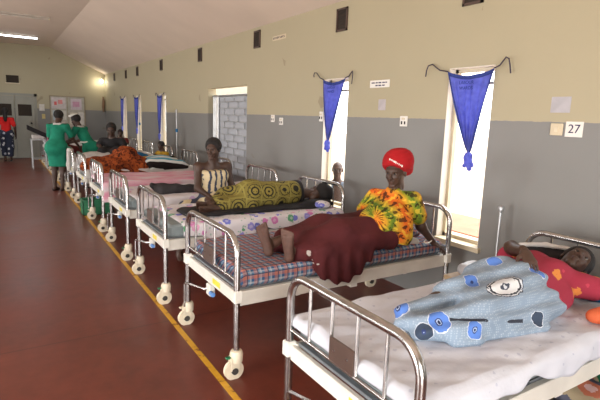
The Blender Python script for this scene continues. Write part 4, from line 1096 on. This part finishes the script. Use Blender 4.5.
lump('dark_blanket', M['black'], 'black blanket spread under the patient in the olive printed wrap', 'blanket', [('c', (1.60, 4.22, .785), .10, (2.90, 4.20, .785), .10, (0, 0, 1, .22)), ('c', (1.55, 4.40, .785), .14, (2.95, 4.42, .785), .14, (0, 0, 1, .20)), ('c', (2.85, 4.18, .80), .05, (3.02, 4.16, .80), .04), ('e', (2.80, 4.16, .81), (.14, .06, .045))], folds(.008, 28, 7), h=.011)
lump('pillow', M['floral'], 'floral pillow at the head of the third bed behind black hair', 'pillow', [('e', (2.90, 4.62, .83), (.10, .24, .05)), ('e', (2.88, 4.10, .81), (.09, .10, .04))], folds(.004, 26, 8), group='pillows')

P3.location.z -= .05
# ---- woman in the cream printed wrap, sitting on a stool between the third and fourth beds
J = dict(head=(2.06, 5.13, 1.265), face=(-.62, -.70, -.10), up=(.0, .0, 1), sL=(2.245, 5.16, 1.065), sR=(1.90, 5.18, 1.065), eL=(2.285, 5.10, .83), eR=(1.865, 5.10, .83), wL=(2.14, 4.98, .745), wR=(1.97, 4.98, .74),
         hL=(2.15, 5.17, .60), hR=(1.99, 5.17, .60), kL=(2.30, 5.02, .60), kR=(1.80, 5.02, .60), aL=(2.33, 5.10, .10), aR=(1.78, 5.10, .10))
J['kL'] = (2.44, 5.12, .58); J['aL'] = (2.50, 5.14, .10); J['kR'] = (1.72, 5.12, .58); J['aR'] = (1.66, 5.14, .10)
P4 = body('bare shouldered woman in cream and navy printed wrap sitting beside the olive wrapped patient', J, (2.07, 5.15, .50), h=.012, bust=1,
          handL=((-.7, -.6, -.3), (-.2, .4, -.9), (0, 0, 1), .5), handR=((.7, -.6, -.3), (.2, .4, -.9), (0, 0, 1), .5), footL=((.1, -1, 0), (0, 0, -1)), footR=((-.1, -1, 0), (0, 0, -1)))
g = F(.011, .05); g.cap((2.07, 5.16, .66), .165, (2.07, 5.14, .97), .145, flat=(0, 1, 0, .85)); g.ell((2.135, 5.065, .965), (.085, .08, .085)); g.ell((2.0, 5.065, .965), (.085, .08, .085)); g.ell((2.07, 5.10, .78), (.15, .12, .13)); g.cap((2.0, 5.02, .66), .10, (2.14, 5.02, .66), .10)
g.cap((2.15, 5.16, .60), .12, (2.42, 5.13, .60), .10); g.cap((1.99, 5.16, .60), .12, (1.74, 5.13, .60), .10); g.cut((2.07, 5.1, 1.035), (0, 0, 1), .008)
wear('wrap_dress', P4, M['creamwrap'], g, folds(.006, 26, 3))
hair_cap(J['head'], J['face'], J['up'], 1.0, P4, grow=.018)
t = thing('stool', (2.07, 5.16, 0), 'wooden stool under the woman in the cream printed wrap', 'stool')
m = MB(); m.box((-.17, -.15, .45), (.17, .15, .485), bev=.008); m.build('seat', M['wood'], t)
for a in (-1, 1):
    for b in (-1, 1): m = MB(); m.box((a * .145 - .015, b * .125 - .015, 0), (a * .145 + .015, b * .125 + .015, .45)); m.build('leg', M['wood'], t)

# ---- child outside the second window
J = dict(head=(3.85, 5.12, 1.035), face=(-.55, -.83, 0), up=(0, 0, 1), sL=(3.99, 5.09, .84), sR=(3.77, 5.21, .84), eL=(4.03, 5.02, .66), eR=(3.73, 5.19, .67), wL=(3.97, 4.94, .52), wR=(3.75, 5.05, .53),
         hL=(3.95, 5.12, .45), hR=(3.81, 5.19, .45), kL=(3.95, 5.11, .16), kR=(3.81, 5.18, .16), aL=(3.95, 5.12, -.10), aR=(3.81, 5.19, -.10))
P5 = body('bald headed child in a grey blue shirt looking in through the second window', J, (3.88, 5.15, -.15), h=.014, sc_=.96, handL=((-.2, -.3, -1), (-1, 0, 0), (-.5, -.8, 0), .4), handR=((-.2, -.3, -1), (1, 0, 0), (-.5, -.8, 0), .4), footL=((-.5, -.8, 0), (0, 0, -1)), footR=((-.5, -.8, 0), (0, 0, -1)))
g = F(.012, .04); g.cap((3.88, 5.155, .44), .105, (3.88, 5.15, .75), .10, flat=(.5, .86, 0, .8)); g.cap(J['sL'], .064, J['sR'], .052); g.cap(J['sL'], .064, L3(J['sL'], J['eL'], .7), .05); g.cap(J['sR'], .064, L3(J['sR'], J['eR'], .7), .05); g.cut((3.88, 5.1, .875), (0, 0, 1), .006)
wear('shirt', P5, M['blue_shirt'], g, folds(.004, 30, 2))
g = F(.012, .04)
for q in 'LR': g.cap(J['h' + q], .08, L3(J['h' + q], J['k' + q], .9), .07)
wear('shorts', P5, M['black'], g, folds(.003, 30, 2))
P5.location += Vector((0, .02, -.06))

def standing(label, x, y, face, H=1.62, lean=0.0, dress=None, top=None, bottom=None, wr=None, hairgrow=.018, cap=False, z0=0, h=.016, step=.0, wide=1.0, bun=False, tail=False):
    """adult on both feet; face = heading in the plane; lean moves the upper body that way; wr = wrist targets"""
    f = nv((face[0], face[1], 0)); r = np.array((f[1], -f[0], 0)); up = np.array((0, 0, 1.)); s = H / 1.65
    o = np.array((x, y, z0), float)
    def q(a, b, c): return o + (r * a + f * b + up * c) * s
    hz = .88; ln = lean
    J = dict(head=q(0, .03 + ln * 1.0, 1.535 - ln * .28), face=f - up * (.15 + ln * .9), up=up + f * ln * 1.2, sL=q(-.17, ln * .72, 1.335 - ln * .18), sR=q(.17, ln * .72, 1.335 - ln * .18),
             hL=q(-.085, -.02 - ln * .15, hz), hR=q(.085, -.02 - ln * .15, hz), kL=q(-.085, .02 + step * .25, .47), kR=q(.085, .02 - step * .25, .47), aL=q(-.08, -.03 + step * .55, .075), aR=q(.08, -.03 - step * .6, .075 + abs(step) * .1))
    if wr is None: wr = (q(-.25, .04, .82), q(.25, .04, .82))
    for k, w in zip('LR', wr):
        w = np.array(w, float); sh = J['s' + k]; d = w - sh; Lr = np.linalg.norm(d); half = .27 * s
        if Lr > 2 * half * .98: w = sh + d / Lr * 2 * half * .98; d = w - sh; Lr = np.linalg.norm(d)
        bend = math.sqrt(max(half ** 2 - (Lr / 2) ** 2, 0)); bd = nv(-f * .5 - up * .8 + r * (.35 if k == 'R' else -.35)); bd = nv(bd - nv(d) * (bd @ nv(d)))
        J['w' + k] = w; J['e' + k] = sh + d / 2 + bd * bend
    hd = {k: (J['w' + k] - J['e' + k], -up * .4 + (-r if k == 'R' else r), f, .5) for k in 'LR'}
    P = body(label, J, tuple(o), h=h, hh=.009, hand_h=.008, sc_=s, handL=hd['L'], handR=hd['R'], footL=(f, -up), footR=(f, -up), eye=True)
    sm = (J['sL'] + J['sR']) / 2; pm = (J['hL'] + J['hR']) / 2; ch = L3(pm, sm, .74)
    g = F(h * .8, .05)
    g.cap(L3(pm, sm, .12), .14 * s * wide, ch, .135 * s, flat=(*f, .8)); g.cap(J['sL'], .062 * s, J['sR'], .062 * s)
    for k in 'LR': g.cap(J['s' + k], .062 * s, L3(J['s' + k], J['e' + k], .75), .062 * s, k=.03)
    g.cut(sm + up * .055 * s + f * .0, up - f * .3, k=.008)
    if dress:
        g.cap(J['hL'], .125 * s * wide, J['hR'], .125 * s * wide); kk = (J['kL'] + J['kR']) / 2
        g.cap(L3(pm, kk, .0), .17 * s * wide, L3(pm, kk, .92), .165 * s * wide, flat=(*f, .8)); g.ell(np.array(pm) - f * .07 * s, (.15 * wide, .15 * wide, .14), k=.06); g.cut(q(0, 0, .50), -up, k=.008)
        wear('dress', P, dress, g, folds(.006, 20, 4))
        m = MB(); c = L3(pm, sm, .32); rad = .150 * s
        m.tube([np.array(c) + r * rad * cos(a) * 1.02 + f * rad * .86 * sin(a) for a in np.linspace(0, 2 * pi, 24)], .017, 8); local(m.build('belt', dress if cap is False else M['paper'], smooth=True), P)
        g = F(.012, .02); g.cap(sm + up * .035 * s - r * .07, .035, sm + up * .035 * s + r * .07, .035); g.cap(sm + up * .03 * s - r * .05 - f * .03, .035, sm + up * .03 * s + r * .05 - f * .03, .035); wear('collar', P, M['greywhite_cloth'], g)
    else:
        wear('blouse', P, top, g, folds(.005, 24, 4))
        g = F(h * .8, .05); g.cap(J['hL'], .125 * s, J['hR'], .125 * s)
        for k in 'LR': g.cap(J['h' + k], .115 * s, J['k' + k], .10 * s); g.cap(J['k' + k], .10 * s, L3(J['k' + k], J['a' + k], .75), .085 * s)
        g.cut(q(0, 0, 1.0), up, k=.01); g.cut(q(0, 0, .16), -up, k=.01); wear('skirt', P, bottom, g, folds(.005, 24, 5))
    hair_cap(J['head'], J['face'], J['up'], s, P, grow=hairgrow, h=.010)
    ff, uu, rr = frame(J['face'], J['up'])
    if cap:
        g = F(.009, .02); c = np.array(J['head']) + uu * .115 * s - ff * .0; g.ell(c, (.085 * s, .095 * s, .032 * s), (rr, ff, uu)); g.cap(c + ff * .07 - rr * .05 + uu * .01, .022, c + ff * .07 + rr * .05 + uu * .01, .022); wear('nurse_cap', P, M['paper'], g)
    if tail:
        g = F(.012, .03); g.cap(np.array(J['head']) - ff * .09 - uu * .02, .07, np.array(J['head']) - ff * .12 - uu * .26, .045); wear('long_hair', P, M['hair'], g, folds(.004, 60, 2))
    for k in 'LR':
        g = F(.010, .02); a = J['a' + k]; g.cap(a - up * .045 - f * .04, .034, a - up * .05 + f * .13, .036); g.cut(a - up * .038, up, k=.004); wear('shoe', P, M['black'], g)
    return P
standing('nurse in green dress seen from behind, standing in the aisle left of the other nurse', 1.00, 10.95, (.55, .85), 1.66, lean=.10, dress=M['green_uniform'], wide=1.12, wr=((1.05, 11.40, .98), (1.42, 11.15, .92)))
standing('nurse in green dress with white cap and belt, bending over a bed', 1.62, 11.15, (-.62, .50), 1.62, lean=.24, dress=M['green_uniform'], cap=True, wr=((1.10, 11.35, .93), (1.30, 11.55, .95)))
standing('person in red top and dark blotched skirt walking near the far double door', .20, 17.6, (.05, 1), 1.64, top=M['red_cloth'], bottom=M['navy_print'], step=.25, tail=True, hairgrow=.03)

def bust_person(label, x, y, zt, face, s, mat, seatz, h=.014, lean=0., name='person', bottom=None):
    """seated figure: zt = height of the crown, legs forward over the bed edge"""
    f = nv((face[0], face[1], 0)); r = np.array((f[1], -f[0], 0)); up = np.array((0, 0, 1.)); o = np.array((x, y, seatz))
    hz = zt - .12 * s
    def q(a, b, c): return np.array((x, y, 0)) + r * a * s + f * b * s + up * c
    sz = hz - .20 * s; bz = seatz + .10 * s
    J = dict(head=q(0, .05 + lean, hz), face=f - up * .25, up=up + f * .2, sL=q(-.165, lean * .8, sz), sR=q(.165, lean * .8, sz), eL=q(-.22, .05 + lean, (sz + bz) / 2 + .02), eR=q(.22, .05 + lean, (sz + bz) / 2 + .02), wL=q(-.13, .26, bz + .06), wR=q(.13, .26, bz + .06),
             hL=q(-.085, 0, bz), hR=q(.085, 0, bz), kL=q(-.11, .36, bz), kR=q(.11, .36, bz), aL=q(-.09, .30, bz - .02), aR=q(.09, .30, bz - .02))
    J['aL'] = q(.10, .22, seatz + .05); J['aR'] = q(-.10, .26, seatz + .05)
    P = body(label, J, tuple(o), h=h, hh=.009, hand_h=.008, sc_=s, handL=(f, -up, r, .5), handR=(f, -up, -r, .5), footL=(nv(r + f * .3), -up), footR=(nv(-r + f * .3), -up))
    g = F(h * .9, .05); pm = q(0, 0, bz); sm = (J['sL'] + J['sR']) / 2
    g.cap(pm, .145 * s, L3(pm, sm, .75), .135 * s, flat=(*f, .8)); g.cap(J['sL'], .062 * s, J['sR'], .062 * s)
    for k in 'LR': g.cap(J['s' + k], .062 * s, L3(J['s' + k], J['e' + k], .8), .06 * s, k=.03)
    g.cut(sm + up * .05 * s, up - f * .3, k=.008); wear('top', P, mat, g, folds(.005, 26, 3))
    g = F(h * .9, .05)
    for k in 'LR': g.cap(J['h' + k], .12 * s, J['k' + k], .09 * s); g.cap(J['k' + k], .09 * s, J['a' + k], .07 * s)
    g.cut(q(0, 0, seatz + .0), -up, k=.006); wear('skirt', P, bottom or mat, g, folds(.005, 26, 6))
    hair_cap(J['head'], J['face'], J['up'], s, P, h=.010)
    return P
bust_person('person in dark clothes sitting bent forward right of the capped nurse', 1.98, 10.42, 1.42, (-.35, -.95), 1.12, M['black'], .73, lean=.04)
bust_person('small child sitting beyond the person in dark clothes, under the window', 2.45, 11.92, 1.24, (-.3, -1), .72, M['maroon_cloth'], .73)
bust_person('child sitting at the far side of the striped blanket, under the third window', 2.60, 9.0, 1.13, (-.8, -.3), .68, M['yellow_cloth'], .73, bottom=M['yellow_cloth'])

# ------------------------------------------------------------------ bedding heaps and belongings
def bl(P): return .016 * wob(P, 17, 21) + .010 * np.sin((P[0] * .8 + P[1] * .5 + P[2] * 1.6) * 26 + 3 * wob(P, 6, 5))
lump('rust_blanket', M['orange_blanket'], 'large rust and black patterned blanket heaped on the sixth bed', 'blanket',
     [('e', (1.86, 8.72, .86), (.26, .30, .26)), ('e', (1.60, 8.66, .84), (.38, .36, .12)), ('e', (1.34, 8.62, .84), (.22, .28, .10)), ('c', (1.16, 8.50, .78), .05, (1.6, 8.40, .70), .05), ('c', (1.30, 8.50, .80), .07, (2.10, 8.46, .79), .09), ('c', (2.02, 8.60, .86), .12, (2.22, 8.55, .80), .09), ('c', (1.25, 8.45, .76), .05, (2.15, 8.385, .66), .045), ('c', (1.4, 8.40, .74), .045, (2.1, 8.385, .60), .03)], bl, h=.014, k=.07)
lump('striped_blanket', M['striped_blanket'], 'folded blanket with blue, white and black stripes right of the rust blanket', 'blanket',
     [('c', (2.25, 8.45, .84), .12, (2.75, 8.45, .82), .10, (0, 0, 1, .75)), ('c', (2.30, 8.70, .86), .13, (2.70, 8.75, .84), .12, (0, 0, 1, .75)), ('c', (2.25, 8.385, .77), .055, (2.85, 8.40, .77), .05), ('e', (2.45, 8.6, .90), (.22, .20, .08))], folds(.010, 24, 9, (.2, .6, 1)), h=.012)
lump('yellow_blanket', M['yellow_cloth'], 'mustard blanket lying behind the striped blanket', 'blanket', [('c', (2.30, 9.10, .82), .09, (2.85, 9.15, .82), .08), ('e', (2.6, 9.12, .83), (.26, .14, .08))], folds(.010, 26, 3), h=.014)
lump('blue_bundle', M['teal_cloth'], 'blue cloth bundle beyond the rust blanket', 'cloth', [('e', (2.35, 10.2, .83), (.22, .16, .085)), ('c', (2.2, 10.15, .81), .07, (2.6, 10.2, .80), .06)], folds(.010, 26, 4), h=.014)
lump('white_bundle', M['greywhite_cloth'], 'rumpled off white bedding on the seventh bed behind the rust blanket', 'bedding', [('c', (1.35, 10.02, .80), .09, (1.9, 10.06, .83), .11), ('e', (1.6, 10.1, .84), (.34, .16, .09))], folds(.016, 20, 5), h=.014)
lump('patterned_clothes', M['maroon_cloth'], 'dark red clothes at the foot of the sixth bed', 'clothes', [('c', (1.22, 8.62, .79), .06, (1.40, 8.95, .80), .07), ('e', (1.27, 8.85, .80), (.10, .16, .06))], folds(.012, 30, 6), h=.012)
lump('dark_jacket', M['darkgrey_cloth'], 'dark grey clothing lying across the fourth bed behind the seated woman', 'clothes',
     [('c', (1.62, 5.62, .80), .055, (2.25, 5.60, .80), .065), ('c', (1.55, 5.66, .84), .05, (1.50, 5.64, .87), .03), ('c', (1.62, 5.66, .82), .07, (1.85, 5.62, .80), .06), ('e', (2.2, 5.62, .81), (.22, .12, .06))], folds(.014, 30, 7), h=.011)
lump('pink_bundle', M['pink_cloth'], 'pink cloth bundle on the bed seen left of the first nurse', 'cloth', [('e', (1.28, 14.9, .82), (.16, .18, .12)), ('e', (1.24, 14.85, 1.0), (.13, .14, .19))], folds(.012, 24, 8), h=.016)
t = thing('trolley', (.93, 15.3, 0), 'metal trolley with a tilted black lid in the aisle left of the first nurse', 'trolley')
for a in (-.17, .17):
    for b in (-.22, .22): m = MB(); m.tube([(a, b, 0.0), (a, b, .82)], .014, 8); m.build('leg', M['silver'], t, True)
m = MB(); m.box((-.20, -.25, .80), (.20, .25, .84), bev=.01); m.build('trolley_top', M['silver'], t)
m = MB(); m.box((-.20, -.25, .28), (.20, .25, .30), bev=.005); m.build('trolley_shelf', M['silver'], t)
m = MB(); m.box((-.16, -.20, .84), (.16, .20, .96), bev=.02); m.build('trolley_box', M['greywhite_cloth'], t)
m = MB(); v = [(-.26, -.25, 1.22), (.22, -.25, .98), (.22, .25, .98), (-.26, .25, 1.22)]
m.add(v + [(x, y, z - .13) for x, y, z in v], [(0, 1, 2, 3), (7, 6, 5, 4), (0, 4, 5, 1), (1, 5, 6, 2), (2, 6, 7, 3), (3, 7, 4, 0)]); m.build('trolley_lid', M['black'], t)
lump('patient_bundle', M['maroon_cloth'], 'small patient wrapped in dark red cloth between the two nurses', 'bundle', [('e', (1.28, 11.62, .86), (.16, .20, .11)), ('c', (1.25, 11.6, .85), .10, (1.7, 11.75, .83), .10)], folds(.010, 24, 8), h=.014)
lump('white_towel', M['greywhite_cloth'], 'off white cloth hanging over the foot of the seventh bed', 'cloth', [('c', (1.13, 9.98, .96), .03, (1.13, 10.2, .96), .03), ('c', (1.11, 10.0, .94), .025, (1.10, 10.02, .60), .035), ('c', (1.11, 10.15, .94), .025, (1.10, 10.14, .66), .03)], folds(.008, 40, 8), h=.010, k=.05)

def crate(name, x0, x1, y0, y1, z1, lb):
    t = thing(name, ((x0 + x1) / 2, (y0 + y1) / 2, 0), lb, 'crate')
    m = MB(); a, b = (x1 - x0) / 2, (y1 - y0) / 2; w = .012
    m.box((-a, -b, .004), (a, b, .016))
    for p, q in (((-a, -b), (a, -b + w)), ((-a, b - w), (a, b)), ((-a, -b), (-a + w, b)), ((a - w, -b), (a, b))):
        m.box((*p, .004), (*q, z1))
    m.build('crate_body', M['green_plastic'], t)
    m = MB()
    for z in (z1 - .03, z1 * .5): m.box((-a - .01, -b - .01, z), (a + .01, -b, z + .02)); m.box((-a - .01, -b - .01, z), (-a, b + .01, z + .02)); m.box((-a - .01, b, z), (a + .01, b + .01, z + .02)); m.box((a, -b, z), (a + .01, b, z + .02))
    m.build('crate_rim', M['green_plastic'], t); return t
crate('green_crate', 1.06, 1.52, 8.08, 8.38, .25, 'green plastic crate on the floor between the fifth and sixth beds')
t = thing('green_basin', (2.70, 1.22, 0), 'dark green basin of clothes on the floor under the nearest bed', 'basin')
m = MB(); m.lathe([(.20, .0), (.24, .01), (.31, .20), (.335, .215), (.335, .225), (.305, .215), (.235, .02), (.01, .012)], n=40); m.build('basin_shell', M['green_plastic'], t, True)
lump('folded_clothes', M['mix_clothes'], 'mixed patterned clothes heaped in the green basin', 'clothes', [('e', (2.64, 1.16, .18), (.19, .17, .10)), ('e', (2.76, 1.30, .18), (.16, .14, .09)), ('e', (2.60, 1.25, .21), (.12, .10, .08))], folds(.014, 30, 9), h=.010)
t = thing('bedside_bench', (3.12, 2.22, 0), 'low wooden bench by the wall between the first and second beds', 'bench')
m = MB(); m.box((-.22, -.20, .44), (.20, .20, .475), bev=.006); m.build('bench_top', solid('pale wood', (.38, .27, .16), .6, var=.2), t)
for a in (-.18, .16):
    for b in (-.16, .16): m = MB(); m.box((a - .018, b - .018, 0), (a + .018, b + .018, .44)); m.build('leg', M['wood'], t)
lump('plastic_bag', solid('pale plastic bag', (.50, .50, .52), .3), 'shiny pale plastic bag on the bench between the first two beds', 'bag', [('e', (3.05, 2.24, .54), (.14, .13, .065)), ('e', (3.0, 2.17, .55), (.08, .08, .07))], folds(.012, 45, 9), h=.008)
lump('dark_bag', M['black'], 'small black bag beside the plastic bag on the bench', 'bag', [('e', (3.20, 2.12, .54), (.09, .07, .07)), ('c', (3.13, 2.1, .60), .02, (3.22, 2.08, .62), .02)], folds(.008, 45, 4), h=.008)

def pole(name, x, y, z1, lb, hook=True, base=True):
    t = thing(name, (x, y, 0), lb, 'drip stand', 'drip stands by the wall')
    m = MB(); m.tube([(0, 0, .03), (0, 0, z1)], .010, 8); m.build('pole', M['silver'], t, True)
    for k in range(4):
        a = k * pi / 2 + .5; m = MB(); m.tube([(0, 0, .09), (.16 * cos(a), .16 * sin(a), .02)], .009, 6); m.build('leg', M['silver'], t, True)
    if hook:
        m = MB(); m.tube([(0, -.09, z1 - .03), (0, -.08, z1 - .05), (0, 0, z1), (0, .08, z1 - .05), (0, .09, z1 - .03)], .006, 6); m.build('hook', M['silver'], t, True)
        m = MB(); m.box((-.022, -.022, z1 - .47), (.022, .022, z1 - .40), bev=.006); m.build('clamp', M['teal_cloth'], t)
    else:
        m = MB(); m.lathe([(.001, 0), (.018, .008), (.024, .03), (.018, .05), (.001, .058)], (0, 0, z1 - .01), 'z', 12); m.build('knob', M['silver'], t, True)
    return t
pole('drip_stand', 3.20, 2.18, 1.0, 'short drip stand by the grey wall left of the nearest headboard', hook=False)
pole('drip_stand', 3.14, 9.82, 1.75, 'drip stand by the wall between third window and gate doorway')
pole('drip_stand', 3.14, 12.9, 1.80, 'drip stand between the third and fourth narrow windows')
